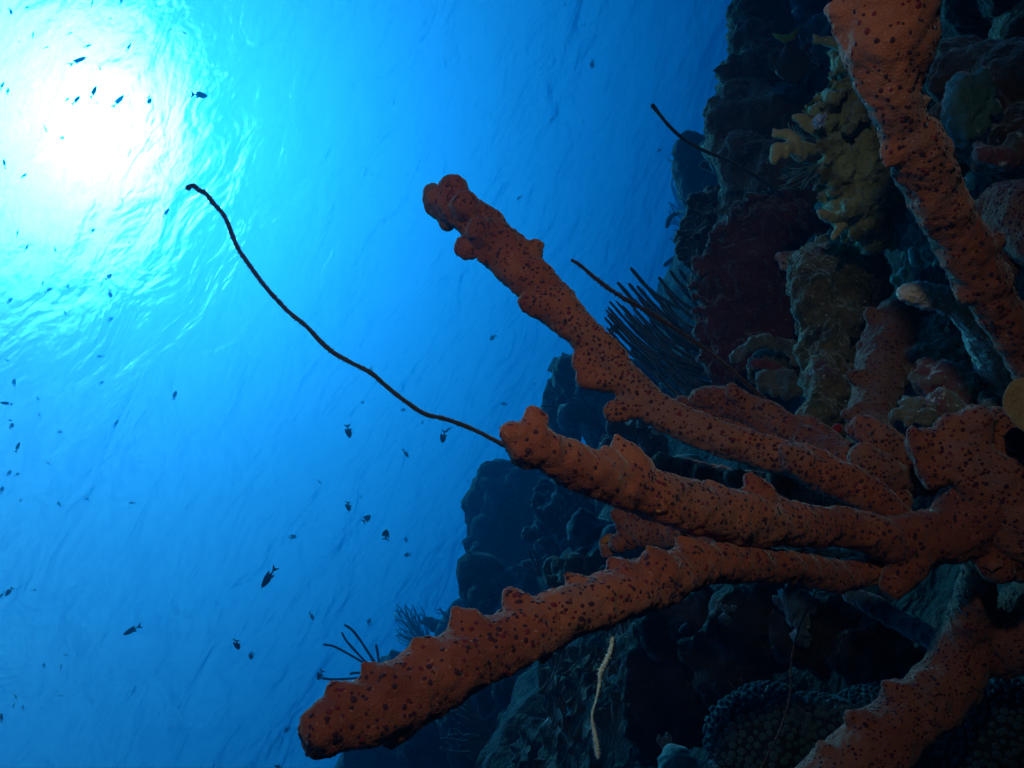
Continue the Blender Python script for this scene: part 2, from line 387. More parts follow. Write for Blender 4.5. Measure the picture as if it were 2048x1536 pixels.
def osculum(parent, px, py, d, rpx, ang=180, toward=.8, mat='pore', name='osculum'):
    """raised ring-shaped opening with the shade of its throat painted black"""
    hit = (None,); w0 = wl(parent)
    if parent.type == 'MESH':
        bv = BVHTree.FromPolygons([v.co for v in parent.data.vertices], [p.vertices for p in parent.data.polygons])
        hit = bv.ray_cast(-w0, P(px, py, 1).normalized())
    if hit[0] is not None: d = hit[0] + w0; d = (R.inverted() @ d).z * -1
    c = A(px, py, d); k = rpx * D(d) / F; z = dirpx(ang, toward); x = np.cross(z, (.2, .3, .9)); x /= np.linalg.norm(x); y = np.cross(z, x)
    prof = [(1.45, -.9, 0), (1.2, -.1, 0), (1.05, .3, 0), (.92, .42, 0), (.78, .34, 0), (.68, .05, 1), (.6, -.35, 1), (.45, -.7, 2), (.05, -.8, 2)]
    s = 20; a = np.arange(s) / s * 2 * math.pi; wob = 1 + .08 * np.sin(2 * a + 1) + .05 * np.sin(5 * a)
    v = np.concatenate([c + k * (r_ * wob[:, None] * (np.cos(a)[:, None] * x + np.sin(a)[:, None] * y) + h_ * z) for r_, h_, _ in prof])
    mb = MB(); f1 = []
    for i in range(len(prof) - 1):
        for j in range(s): f1.append((i * s + j, i * s + (j + 1) % s, (i + 1) * s + (j + 1) % s, (i + 1) * s + j))
    mb.add(v, f1, 0)
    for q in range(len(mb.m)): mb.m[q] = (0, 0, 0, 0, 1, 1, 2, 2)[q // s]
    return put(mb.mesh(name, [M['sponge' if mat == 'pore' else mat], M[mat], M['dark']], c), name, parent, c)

def branch(parent, pts, nubs=(), voxel=.0032, spot=.0070, spr=.0021, mat='sponge', name='branch', disp=None, redp=.35, keep=1.0, slim=1.0):
    """pts (px, py, depth, width px); nubs (x0, y0, x1, y1, w0, w1[, lean towards camera in m])"""
    pa = np.array([[*A(p[0], p[1], p[2]), slim * p[3] * D(p[2]) / F / 2] for p in pts])
    c = crom(pa, 8); mb = MB()
    rad = np.maximum(c[:, 3], .003) * (1 + .10 * (vnoise(c[:, :3] * 22 + 9) - .5) + .07 * (vnoise(c[:, :3] * 60) - .5))
    tube(mb, c[:, :3], rad, 24)
    ball(mb, c[0, :3], rad[0] * .99, 3); ball(mb, c[-1, :3], rad[-1] * .99, 3)
    pp = np.array([[p[0], p[1], p[2]] for p in pts], float)
    def dat(x, y): 
        w_ = 1 / (1 + (pp[:, 0] - x) ** 2 + (pp[:, 1] - y) ** 2) ** 1.5; return float((w_ * pp[:, 2]).sum() / w_.sum())
    for q in nubs:
        x0, y0, x1, y1, w0, w1 = q[:6]; ln = q[6] if len(q) > 6 else 0
        w1 *= rng.uniform(.75, 1.2); x1 += rng.uniform(-3, 3); y1 += rng.uniform(-3, 3); w0 *= rng.uniform(.85, 1.1)
        d = dat(x0, y0); x1 += (x1 - x0) * .14; y1 += (y1 - y0) * .14; a_, b_ = A(x0, y0, d), A(x1, y1, d - ln); k = D(d) / F / 2
        tube(mb, np.array([a_, a_ * .6 + b_ * .4, a_ * .25 + b_ * .75, b_]), [w0 * k, w0 * .95 * k, (w0 * .55 + w1 * .6) * k, w1 * 1.35 * k], 14)
        ball(mb, b_, w1 * k * 1.3, 2)
    org = c[len(c) // 2, :3]
    me = fuse(mb, name, [M[mat], M['polyp'], M['polyp_red']], voxel, disp or (('CLOUDS', .035, .013, .5), ('CLOUDS', .010, .0045, .5)), 4, org)
    polyps(me, spot, spr, redp=redp, keep=keep)
    return put(me, name, parent, org)

# ------------------------------------------------------------------ the big orange sponge
S1 = thing('rope_sponge', P(1960, 1000, 1.0), 'large orange branching sponge with dark spots, long fingers reaching left over open water', 'sponge')
bA = branch(S1, [(648, 1462, .64, 122), (700, 1436, .655, 138), (760, 1410, .67, 142), (862, 1356, .70, 150), (970, 1304, .73, 134), (1085, 1252, .765, 118), (1195, 1204, .80, 118), (1300, 1166, .83, 110), (1400, 1132, .87, 92), (1500, 1126, .91, 78), (1600, 1136, .95, 70), (1700, 1150, .99, 66), (1850, 1110, 1.03, 70)],
    [(1400, 1130, 1368, 1086, 60, 16), (1320, 1160, 1300, 1101, 90, 18), (1262, 1170, 1226, 1128, 80, 18), (1175, 1205, 1140, 1158, 85, 20), (1060, 1250, 1026, 1192, 90, 22), (960, 1295, 918, 1236, 100, 24), (880, 1330, 838, 1292, 95, 26), (780, 1385, 738, 1340, 100, 26), (700, 1420, 672, 1380, 110, 30),
     (1110, 1250, 1090, 1310, 60, 20), (940, 1330, 925, 1372, 80, 30), (800, 1420, 790, 1470, 80, 40)], slim=.95)
osculum(bA, 866, 1352, .652, 12, 150, 1.3)
bB = branch(S1, [(1022, 868, .76, 50), (1052, 884, .77, 88), (1120, 915, .79, 94), (1200, 955, .82, 96), (1290, 984, .85, 104), (1400, 1020, .88, 112), (1500, 1036, .91, 116), (1600, 1050, .94, 96), (1680, 1054, .96, 82), (1790, 1080, .98, 104), (1900, 1066, 1.0, 130), (1965, 1010, 1.0, 170)],
    [(1075, 895, 1064, 838, 70, 24), (1110, 905, 1080, 872, 60, 26, .025), (1180, 950, 1148, 948, 70, 30, .03), (1150, 945, 1122, 962, 40, 22), (1270, 960, 1237, 892, 90, 24), (1230, 945, 1212, 902, 50, 18), (1440, 1010, 1418, 972, 60, 12), (1530, 1010, 1502, 962, 70, 18), (1690, 1045, 1672, 1024, 60, 22), (1690, 1060, 1664, 1068, 40, 14),
     (1838, 1090, 1796, 1162, 90, 34, .01), (1985, 1060, 1992, 1128, 100, 44, .01)], slim=.95)
osculum(bB, 1319, 1014, .812, 10, 180, 1.2); osculum(bB, 1993, 1136, .955, 12, -70, 1.0); osculum(bB, 1790, 1160, .955, 8, 200, .8)
bC = branch(S1, [(874, 400, 1.16, 58), (900, 408, 1.155, 84), (950, 440, 1.15, 96), (990, 482, 1.14, 100), (1035, 530, 1.13, 108), (1080, 575, 1.12, 98), (1112, 612, 1.11, 100), (1155, 655, 1.10, 92), (1205, 700, 1.09, 78), (1248, 750, 1.08, 76), (1300, 805, 1.07, 80), (1370, 850, 1.06, 80), (1450, 880, 1.05, 84), (1560, 912, 1.04, 82), (1650, 945, 1.02, 90), (1730, 985, 1.01, 84), (1800, 1030, 1.0, 60)],
    [(1048, 525, 1068, 500, 64, 24), (980, 470, 940, 492, 60, 30, .01), (1000, 500, 972, 514, 60, 28, .015), (1100, 610, 1058, 606, 70, 34, .01), (935, 430, 905, 382, 60, 40), (940, 440, 930, 416, 60, 50, .03), (990, 480, 965, 462, 60, 40, .03), (1195, 700, 1168, 724, 50, 30), (1262, 770, 1180, 756, 50, 36), (1300, 806, 1236, 818, 50, 38), (1620, 940, 1578, 908, 70, 22, .02)],
    spot=.0066, spr=.0022, voxel=.0035, slim=.84)
cap = branch(S1, [(868, 392, 1.165, 52), (880, 410, 1.17, 60), (896, 440, 1.17, 40)], (), mat='sponge_brown', name='branch_tip', spot=.02, spr=.002)
cap['label'] = 'smooth grey-brown rounded tip'
bD = branch(S1, [(1845, 886, 1.0, 62), (1890, 905, .99, 86), (1955, 945, .98, 120), (2000, 985, .99, 190), (2060, 1010, 1.0, 260), (2140, 1000, 1.02, 220), (2270, 1010, 1.3, 220)],
    [(1900, 900, 1895, 852, 60, 40), (1955, 910, 1950, 846, 60, 46), (2010, 900, 1998, 850, 80, 56), (1880, 960, 1830, 880, 60, 30), (2010, 1040, 2040, 1120, 120, 60)], name='trunk')
b1 = branch(S1, [(1722, 858, 1.14, 56), (1760, 880, 1.12, 66), (1808, 918, 1.12, 70), (1850, 940, 1.12, 56), (1920, 950, 1.1, 50)], [(1740, 870, 1722, 842, 50, 24)])
b2 = branch(S1, [(1722, 915, 1.1, 60), (1756, 938, 1.1, 72), (1800, 966, 1.12, 62), (1840, 972, 1.16, 40), (1900, 980, 1.16, 40)], [(1830, 975, 1824, 952, 40, 16)])
b3 = branch(S1, [(1590, 842, 1.32, 30), (1622, 862, 1.3, 50), (1680, 905, 1.25, 60), (1740, 950, 1.18, 60), (1800, 1000, 1.1, 50)], (), spr=.0020)
b4 = branch(S1, [(1400, 796, 1.42, 44), (1450, 802, 1.4, 58), (1520, 826, 1.36, 60), (1600, 870, 1.3, 60), (1690, 920, 1.2, 60)], [(1450, 805, 1435, 826, 30, 12), (1500, 815, 1470, 790, 40, 24)])
osculum(b4, 1428, 800, 1.37, 7, 200, .9)
b5 = branch(S1, [(1362, 808, 1.45, 32), (1420, 830, 1.42, 42), (1500, 856, 1.38, 46), (1600, 890, 1.3, 44)], [(1440, 845, 1420, 838, 20, 10)])
b6 = branch(S1, [(1500, 836, 1.36, 30), (1540, 856, 1.34, 44), (1600, 890, 1.3, 48), (1680, 930, 1.22, 50)], [(1510, 840, 1486, 824, 30, 18)])
b7 = branch(S1, [(1320, 926, 1.3, 40), (1400, 948, 1.27, 52), (1480, 966, 1.22, 56), (1580, 985, 1.16, 60), (1700, 1010, 1.08, 60)], [(1430, 955, 1403, 946, 44, 30, .02), (1500, 970, 1470, 958, 44, 30, .02), (1590, 985, 1556, 962, 50, 34, .02)])
b8 = branch(S1, [(1262, 1048, 1.28, 64), (1310, 1062, 1.25, 72), (1380, 1068, 1.2, 60), (1460, 1080, 1.14, 36), (1560, 1100, 1.08, 30), (1700, 1120, 1.02, 40)], [(1270, 1045, 1240, 1028, 50, 24), (1275, 1070, 1240, 1085, 50, 34)])
osculum(b8, 1216, 1084, 1.3, 17, 120, .4)
bF = branch(S1, [(1975, 1080, 1.06, 70), (1950, 1180, 1.12, 70), (1935, 1275, 1.18, 104), (1900, 1360, 1.18, 122), (1826, 1430, 1.16, 122), (1745, 1500, 1.14, 132), (1665, 1580, 1.12, 150), (1600, 1650, 1.1, 150)],
    [(1890, 1330, 1880, 1346, 60, 24), (1880, 1370, 1846, 1362, 50, 24, .02), (1820, 1410, 1776, 1374, 80, 22), (1750, 1470, 1706, 1436, 90, 24), (1680, 1540, 1652, 1500, 90, 24), (1930, 1290, 1895, 1262, 60, 14)])
bG = branch(S1, [(1935, 1300, 1.18, 90), (1990, 1290, 1.18, 130), (2060, 1250, 1.15, 160), (2140, 1200, 1.15, 170), (2240, 1180, 1.35, 180)])
osculum(bF, 1872, 1388, 1.11, 9, -60, 1)
for b_ in (b1, b2, b3, b4, b5, b6, b7, b8): pass

# second and third sponges
S2 = thing('rope_sponge', P(2100, 800, 1.0), 'thick orange spotted sponge finger hanging in front of the yellow coral mound', 'sponge')
bE = branch(S2, [(1776, -90, .75, 190), (1776, -10, .75, 198), (1776, 55, .755, 196), (1778, 120, .765, 168), (1786, 195, .775, 108), (1808, 250, .79, 100), (1838, 305, .81, 116), (1868, 380, .84, 112), (1915, 465, .87, 112), (1962, 555, .90, 108), (2012, 640, .93, 92), (2060, 720, .96, 90), (2110, 800, 1.0, 100), (2210, 900, 1.28, 150)],
    [(1800, 290, 1782, 318, 60, 16), (1830, 210, 1852, 204, 40, 14), (1790, 60, 1690, 30, 160, 50), (1900, 380, 1918, 362, 50, 14), (1950, 590, 1922, 560, 50, 16), (1940, 500, 1990, 485, 60, 30)], spot=.0084, spr=.0022, slim=.93)
S3 = thing('rope_sponge', P(1760, 860, 1.3), 'dull brown upright sponge with a scalloped pale edge beside the mottled rock column', 'sponge')
bH = branch(S3, [(1790, 636, 1.42, 84), (1780, 680, 1.4, 104), (1768, 730, 1.37, 104), (1752, 790, 1.33, 92), (1742, 850, 1.28, 80), (1760, 910, 1.2, 70)],
    [(1780, 660, 1746, 632, 60, 20), (1770, 700, 1728, 690, 50, 18), (1750, 770, 1706, 752, 60, 20), (1740, 830, 1696, 826, 60, 20), (1770, 640, 1790, 622, 60, 30)], mat='sponge_brown', spr=.0020)
S4 = thing('rope_sponge', P(2080, 500, 1.1), 'dusky brown spotted sponge arm behind the hanging orange finger', 'sponge')
bI = branch(S4, [(1965, 440, 1.22, 90), (2010, 430, 1.2, 130), (2070, 440, 1.15, 160), (2140, 480, 1.15, 160), (2230, 540, 1.45, 180)], [(2000, 480, 1985, 540, 90, 60)], mat='sponge_brown')

# ------------------------------------------------------------------ plates, rods, bushes
def plate(mb, px, py, d, rpx, nrm, cup=.25, waves=5, amp=.12, ruf=.14, squash=1.0, tilt=(0, 1, 0), th=.05, rings=12, seg=72, seed=0, mi=0, arc=None):
    """wavy-rimmed thin shell with real thickness; nrm in camera axes, radius in photo pixels"""
    c = A(px, py, d); k = rpx * D(d) / F
    z = np.array(R @ Vector(nrm).normalized()); x = np.cross(np.array(R @ Vector(tilt)), z); x /= np.linalg.norm(x); y = np.cross(z, x)
    g = np.random.default_rng(seed); ph = g.random(6) * 6.28
    a = np.arange(seg) / seg * 2 * math.pi
    rim = 1 + amp * np.sin(waves * a + ph[0]) + amp * .6 * np.sin((2 * waves + 1) * a + ph[1]) + .10 * np.sin(2 * a + ph[2])
    rf_ = ruf * (np.sin((waves + 2) * a + ph[3]) + .6 * np.sin((2 * waves + 3) * a + ph[4]))
    top, bot = [], []
    for i in range(rings + 1):
        q = (i / rings); r_ = q * rim; h = cup * q ** 2 + rf_ * q ** 3
        pt = c + k * (r_[:, None] * (np.cos(a)[:, None] * x + squash * np.sin(a)[:, None] * y) + h[:, None] * z)
        e = th * (1 - .55 * q)
        top.append(pt + z * k * e * .5); bot.append(pt - z * k * e * .5)
    v = np.concatenate(top + bot); f = []; nr_ = rings + 1
    for i in range(rings):
        for j in range(seg):
            q = (j + 1) % seg
            f.append((i * seg + j, i * seg + q, (i + 1) * seg + q, (i + 1) * seg + j))
            b_ = nr_ * seg
            f.append((b_ + i * seg + j, b_ + (i + 1) * seg + j, b_ + (i + 1) * seg + q, b_ + i * seg + q))
    for j in range(seg):
        q = (j + 1) % seg; t_ = rings * seg; b_ = nr_ * seg + rings * seg
        f.append((t_ + j, t_ + q, b_ + q, b_ + j))
    mb.add(v, f, mi)
def rod(parent, pts, rpx, mat, name='branch', rough=.25, sides=8, n=7, tip=.8, label=None, cat=None, spikes=0, slen=2.0):
    """pts (px, py, depth); rpx radius in photo px; a rough finger with rounded end"""
    pa = np.array([[*A(*p[:3]), (p[3] if len(p) > 3 else rpx) * D(p[2]) / F] for p in pts]); c = crom(pa, n)
    mb = MB(); r_ = c[:, 3] * (1 + rough * (rng.random(len(c)) - .5)); r_[0] *= tip
    tube(mb, c[:, :3], r_, sides)
    if sides >= 6: ball(mb, c[0, :3], r_[0], 1)
    if spikes:
        T = np.gradient(c[:, :3], axis=0); T /= np.linalg.norm(T, axis=1)[:, None]
        for q in range(spikes):
            i = rng.integers(0, len(c) - 1); u_ = rng.random(); p_ = c[i, :3] * (1 - u_) + c[i + 1, :3] * u_
            z = rng.normal(size=3); z -= z.dot(T[i]) * T[i]; z /= np.linalg.norm(z); z = z + T[i] * rng.uniform(-.4, .2); rr_ = c[i, 3]
            x = np.cross(z, T[i]); x /= np.linalg.norm(x); w_ = rr_ * .28
            p0 = p_ + z * rr_ * .6; p1 = p_ + z * rr_ * slen * rng.uniform(.75, 1.15)
            mb.add([p0 + x * w_, p0 - x * w_, p0 + T[i] * w_, p0 - T[i] * w_, p1 + x * w_ * .4, p1 - x * w_ * .4], [(0, 2, 4), (2, 1, 5), (2, 5, 4), (1, 3, 5), (3, 0, 4), (3, 4, 5)])
    org = c[-1, :3]; o = put(mb.mesh(name, [mat], org), name, parent, org)
    if label: tag(o, label, cat)
    return o
def bush(name, label, cat, basep, tips, rpx, mat, bend=.12, group=None, part='branch', rough=.3, n=5):
    t_ = thing(name, P(*basep), label, cat, group)
    for (x, y, d) in tips:
        bx, by, bd = basep; mx, my = (bx + x) / 2, (by + y) / 2; dx, dy = x - bx, y - by; s = rng.uniform(-bend, bend)
        rod(t_, [(x, y, d), (mx * .4 + x * .6 - dy * s, my * .4 + y * .6 + dx * s, d * .6 + bd * .4), (bx + dx * .25 - dy * s * .8, by + dy * .25 + dx * s * .8, bd * .8 + d * .2), (bx, by, bd)], rpx, mat, part, rough, 6, n)
    return t_
DR = (('CLOUDS', .08, .05, .5), ('CLOUDS', .025, .018, .5))          # rough rock
DK = (('VORONOI', .10, .05, .4), ('CLOUDS', .06, .03, .5), ('CLOUDS', .02, .008, .5))

# ------------------------------------------------------------------ upper right
rock('coral_pillar', 'tall dark craggy coral pillar at the top edge, against deep blue water', 'coral',
     [(1500, -60, 2.75, 62), (1500, 20, 2.7, 46), (1505, 90, 2.65, 48), (1465, 150, 2.6, 40, 30, 34), (1440, 138, 2.58, 20, 12, 20), (1530, 150, 2.6, 70), (1490, 225, 2.55, 66), (1455, 240, 2.5, 42, 48, 40), (1545, 260, 2.5, 90), (1450, 300, 2.5, 38, 30, 40), (1500, 330, 2.45, 66), (1570, 350, 2.4, 80), (1530, 200, 2.7, 90, 120, 90), (1430, 215, 2.55, 22, 16, 20), (1520, 420, 2.5, 90, 80, 80), (1520, 60, 2.95, 60, 90, 70)],
     M['brown'], .013, (('CLOUDS', .12, .07, .5), ('WRINKLE', .05, .035, .3), ('CLOUDS', .02, .014, .5)))
rock('reef_boulder', 'dim blue boulder in the gloom above the brown fish', 'boulder',
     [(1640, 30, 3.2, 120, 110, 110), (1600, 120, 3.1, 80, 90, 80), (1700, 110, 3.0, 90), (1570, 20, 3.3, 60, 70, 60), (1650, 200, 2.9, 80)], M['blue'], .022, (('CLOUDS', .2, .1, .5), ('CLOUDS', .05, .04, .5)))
bush('sea_feather', 'faint feathery tuft beside the forked yellow finger above the yellow coral', 'hydroid', (1640, 130, 2.3), [(1600 + 3 * i, 70 + ((i * 37) % 45), 2.3) for i in range(6)] + [(1590, 130, 2.3), (1598, 150, 2.3), (1610, 165, 2.3)], 1.3, M['fuzz'], .1)
rock('brown_boulder', 'brown crusted boulder in the top right corner behind the hanging orange sponge', 'boulder',
     [(1965, 150, 1.42, 86, 70, 80), (1920, 120, 1.45, 50), (2040, 170, 1.35, 90), (1960, 240, 1.36, 80), (2040, 290, 1.3, 90, 80, 80), (1900, 160, 1.42, 46), (2080, 60, 1.5, 90), (1905, 320, 1.5, 40)], M['brown'], .007, DR)
kn = rock('blue_edged_knob', 'lumpy knob with pale blue-lit edges on the brown boulder in the top right corner', 'coral',
     [(1924, 178, 1.26, 24, 30, 22), (1910, 220, 1.25, 24, 34, 24), (1930, 262, 1.24, 26, 30, 24), (1950, 210, 1.26, 40, 60, 30)], M['teal'], .005, (('CLOUDS', .06, .05, .5), ('WRINKLE', .02, .02, .3)))
rock('pale_crust', 'pink and cream crusted lump under the blue-edged knob', 'encrusting coral',
     [(1975, 312, 1.2, 28, 22, 20), (2005, 320, 1.2, 34, 24, 24), (1960, 292, 1.21, 16, 14, 12), (2035, 300, 1.22, 30, 34, 24)], M['pinkrock'], .005, (('CLOUDS', .03, .022, .5), ('CLOUDS', .010, .007, .5)))
rock('dark_boulder', 'nearly black boulder in the very top right corner', 'boulder', [(2040, -10, 1.5, 80, 60, 60), (1960, 20, 1.6, 80, 50, 60), (2000, 60, 1.7, 70)], M['rock'], .01, DR)

# fire coral
FC = thing('fire_coral', P(1760, 430, 1.75), 'mustard yellow coral mound with stubby forked fingers behind the hanging orange sponge', 'coral')
def blades(mb):
    for (x0, y0, x1, y1, wd, d, a_) in ((1655, 160, 1735, 100, 46, 1.5, 0), (1640, 200, 1760, 150, 60, 1.47, 1), (1610, 245, 1730, 180, 44, 1.45, 2), (1665, 150, 1690, 90, 20, 1.52, 3), (1640, 180, 1610, 235, 34, 1.5, 4), (1690, 280, 1740, 190, 24, 1.42, 5)):
        k = D(d) / F; c = (A(x0, y0, d) + A(x1, y1, d + .02)) / 2; u_ = A(x1, y1, d + .02) - A(x0, y0, d); ln = np.linalg.norm(u_); u_ /= ln
        w_ = np.cross(u_, dirpx(40 + 20 * a_, 1.2)); w_ /= np.linalg.norm(w_); ball(mb, c, (ln / 2, wd * k * .8, wd * k * .22), 3, [u_, np.cross(w_, u_), w_])
mb = MB(); blobs(mb, [(1720, 240, 1.5, 76, 80, 60), (1700, 330, 1.5, 72, 80, 60), (1715, 400, 1.52, 66, 78, 60), (1650, 265, 1.48, 44, 40, 30), (1665, 200, 1.5, 40, 40, 24), (1705, 150, 1.55, 34, 40, 26), (1770, 330, 1.55, 70, 90, 60), (1690, 455, 1.55, 26, 36, 26), (1760, 440, 1.58, 60, 60, 50), (1655, 300, 1.47, 24, 40, 22), (1790, 250, 1.6, 50)]); blades(mb)
me = fuse(mb, 'mound', [M['tanrock']], .006, (('CLOUDS', .09, .07, .5), ('WRINKLE', .06, .06, .3), ('WRINKLE', .022, .018, .3), ('CLOUDS', .010, .008, .5)), 0, P(1700, 300, 1.5))
put(me, 'mound', FC, P(1700, 300, 1.5))
def finger(parent, paths, mat='tan', name='finger', vox=.0038, sp=None):
    mb = MB()
    for pth in paths:
        pa = np.array([[*A(*p[:3]), p[3] * D(p[2]) / F / 2] for p in pth]); c = crom(pa, 5); tube(mb, c[:, :3], c[:, 3], 12); ball(mb, c[0, :3], c[0, 3], 2); ball(mb, c[-1, :3], c[-1, 3], 2)
    org = A(*paths[0][-1][:3]); me = fuse(mb, name, [M[mat]], vox, (('CLOUDS', .02, .006, .5),), 2, org); return put(me, name, parent, org)
finger(FC, [[(1628, 70, 1.5, 8), (1640, 80, 1.5, 14), (1656, 82, 1.5, 20), (1680, 90, 1.5, 24), (1705, 110, 1.53, 34), (1720, 160, 1.56, 40)], [(1625, 84, 1.5, 8), (1640, 82, 1.5, 14)]])
finger(FC, [[(1546, 258, 1.44, 7), (1556, 268, 1.44, 18), (1575, 268, 1.44, 22), (1588, 280, 1.44, 22), (1586, 295, 1.44, 24), (1600, 310, 1.46, 30)], [(1544, 272, 1.44, 8), (1554, 270, 1.44, 14)],
        [(1548, 322, 1.43, 18), (1552, 306, 1.43, 24), (1550, 293, 1.43, 18), (1566, 296, 1.43, 24), (1590, 292, 1.44, 24)], [(1572, 312, 1.43, 14), (1574, 298, 1.43, 20)], [(1602, 312, 1.44, 12), (1590, 292, 1.44, 22), (1625, 300, 1.47, 26)]])
finger(FC, [[(1588, 233, 1.45, 14), (1604, 236, 1.45, 20), (1622, 250, 1.46, 26), (1650, 270, 1.48, 30)], [(1600, 250, 1.45, 10), (1625, 262, 1.46, 16)]])
finger(FC, [[(1638, 424, 1.46, 14), (1650, 430, 1.47, 22), (1675, 440, 1.5, 26)], [(1666, 476, 1.47, 12), (1676, 462, 1.48, 18), (1690, 440, 1.5, 30)]])
# feather worms on it
def worm(px, py, d, rpx, ang, label):
    t_ = thing('feather_worm', P(px, py, d), label, 'worm'); c = A(px, py, d); k = rpx * D(d) / F; z = dirpx(ang, .8); x = np.cross(z, (.3, .2, .9)); x /= np.linalg.norm(x); y = np.cross(z, x)
    for lay in range(3):
        mb = MB(); s = 30; a = np.arange(s) / s * 2 * math.pi
        r1 = k * (1.15 - .25 * lay); h0 = k * (.1 + .25 * lay)
        for j in range(s):
            q = math.cos(a[j]) * x + math.sin(a[j]) * y; w_ = -math.sin(a[j]) * x + math.cos(a[j]) * y; e = k * .035
            p0, p1 = c + z * h0, c + z * (h0 + k * (.55 + .1 * math.sin(9 * a[j]))) + q * r1 * (1 + .12 * math.sin(5 * a[j] + lay))
            mb.add([p0 + w_ * e, p0 - w_ * e, p1 + w_ * e, p1 - w_ * e, p0 - z * e, p1 - z * e], [(0, 1, 3, 2), (1, 4, 5, 3), (4, 0, 2, 5), (2, 3, 5)])
        put(mb.mesh('plume', [M['white' if lay % 2 == 0 else 'violet']], c), 'plume', t_, c)
    mb = MB(); tube(mb, np.array([c - z * k * .8, c, c + z * k * 1.7]), [k * .22, k * .18, k * .1], 8); put(mb.mesh('stalk', [M['white']], c), 'stalk', t_, c)
worm(1644, 246, 1.40, 15, 160, 'small blue and white striped feathery worm on the yellow coral mound')
bush('hydroid_tuft', 'dark teal feathery tuft hanging under the forked yellow fingers', 'hydroid', (1648, 330, 1.52),
     [(1560 + rng.uniform(-4, 80), 325 + rng.uniform(0, 58), 1.5 + rng.uniform(-.04, .06)) for i in range(60)], 1.2, M['fuzz'], .12)
bush('hydroid_tuft', 'small teal feathery tuft between two yellow fingers', 'hydroid', (1610, 285, 1.5),
     [(1572 + rng.uniform(0, 30), 240 + rng.uniform(0, 30), 1.5) for i in range(10)], 1.1, M['fuzz'], .12)

# ------------------------------------------------------------------ barrel sponge, mottled rock, lumps
BS = thing('barrel_sponge', P(1560, 760, 2.2), 'broad maroon barrel sponge with a jagged blue-green edge, above the mottled rock', 'sponge')
mb = MB(); blobs(mb, [(1535, 500, 2.35, 108, 112, 90), (1500, 570, 2.33, 104, 118, 90), (1560, 640, 2.35, 130, 130, 90), (1450, 640, 2.3, 52, 80, 60), (1490, 720, 2.3, 86, 66, 70), (1600, 560, 2.4, 100, 130, 70), (1440, 580, 2.32, 44, 60, 50)])
g_ = np.random.default_rng(3)
edge = [(1545, 392), (1510, 398), (1482, 412), (1462, 436), (1446, 462), (1432, 486), (1418, 508), (1405, 530), (1394, 556), (1390, 590), (1392, 620), (1398, 650), (1404, 690), (1412, 730), (1430, 765)]
c_ = crom(np.array([[*A(x, y, 2.28)] for x, y in edge]), 6)
for q in c_:
    blobs_r = g_.uniform(4, 9) * D(2.28) / F; ball(mb, q + g_.normal(size=3) * .008, (blobs_r, blobs_r * .7, blobs_r * 1.4), 2, AX)
me = fuse(mb, 'body', [M['maroon']], .008, (('CLOUDS', .10, .05, .5), ('WRINKLE', .05, .04, .25), ('WRINKLE', .018, .012, .3)), 1, P(1520, 600, 2.3)); put(me, 'body', BS, P(1520, 600, 2.3))
mb = MB(); blobs(mb, [(1580, 520, 2.16, 26, 22, 9), (1596, 548, 2.15, 20, 30, 9), (1628, 482, 2.18, 15, 17, 9), (1610, 505, 2.16, 22, 12, 8), (1566, 512, 2.16, 16, 12, 8)])
me = fuse(mb, 'pale_patch', [M['pink']], .006, (('CLOUDS', .05, .04, .5), ('CLOUDS', .015, .012, .5)), 1, P(1590, 520, 2.16)); put(me, 'pale_patch', BS, P(1590, 520, 2.16))
rock('mottled_rock', 'upright rounded rock speckled green, brown and white beside the maroon barrel sponge', 'rock',
     [(1655, 560, 1.75, 80, 84, 70), (1625, 580, 1.72, 50, 70, 50), (1690, 520, 1.78, 74, 56, 60), (1660, 640, 1.72, 62, 60, 60), (1650, 700, 1.68, 44, 60, 50), (1655, 770, 1.62, 48, 60, 50), (1640, 820, 1.6, 42, 42, 44), (1700, 640, 1.78, 60, 120, 50), (1680, 800, 1.65, 46, 70, 40), (1730, 560, 1.8, 50, 80, 50)],
     M['algae'], .006, (('CLOUDS', .09, .06, .5), ('CLOUDS', .03, .028, .5), ('WRINKLE', .014, .012, .3), ('CLOUDS', .007, .005, .5)), smooth=1)
rock('red_crust', 'small bright red crust at the foot of the mottled rock', 'encrusting sponge', [(1660, 866, 1.42, 18, 12, 10), (1674, 856, 1.42, 12, 10, 9)], M['red'], .004, (('CLOUDS', .02, .01, .5),))
rock('grey_sponge', 'lumpy grey-brown sponge curling like a hook below the maroon barrel sponge', 'sponge',
     [(1475, 712, 1.95, 14, 16, 12), (1490, 700, 1.94, 14, 14, 12), (1510, 690, 1.92, 15, 14, 12), (1535, 684, 1.92, 18, 15, 13), (1560, 688, 1.92, 20, 16, 13), (1582, 700, 1.92, 18, 20, 13), (1592, 724, 1.92, 14, 16, 12), (1535, 755, 1.9, 22, 16, 14), (1570, 752, 1.88, 26, 18, 16), (1583, 780, 1.86, 20, 18, 14), (1550, 782, 1.88, 16, 14, 14), (1530, 770, 1.9, 16, 16, 14), (1575, 795, 1.86, 12, 10, 10), (1540, 735, 2.02, 50, 40, 20)], M['grey'], .005, (('CLOUDS', .05, .04, .5), ('CLOUDS', .014, .012, .5)))
rock('pink_crust', 'dull red lump cradled inside the hook of the grey-brown sponge', 'encrusting sponge', [(1520, 728, 1.9, 22, 13, 10), (1545, 732, 1.9, 18, 12, 10), (1556, 738, 1.9, 14, 10, 9)], organic('dull_red', [(.3, (.12, .03, .03)), (.7, (.22, .06, .06))], scale=20, bump=.5), .005, (('CLOUDS', .03, .015, .5),))
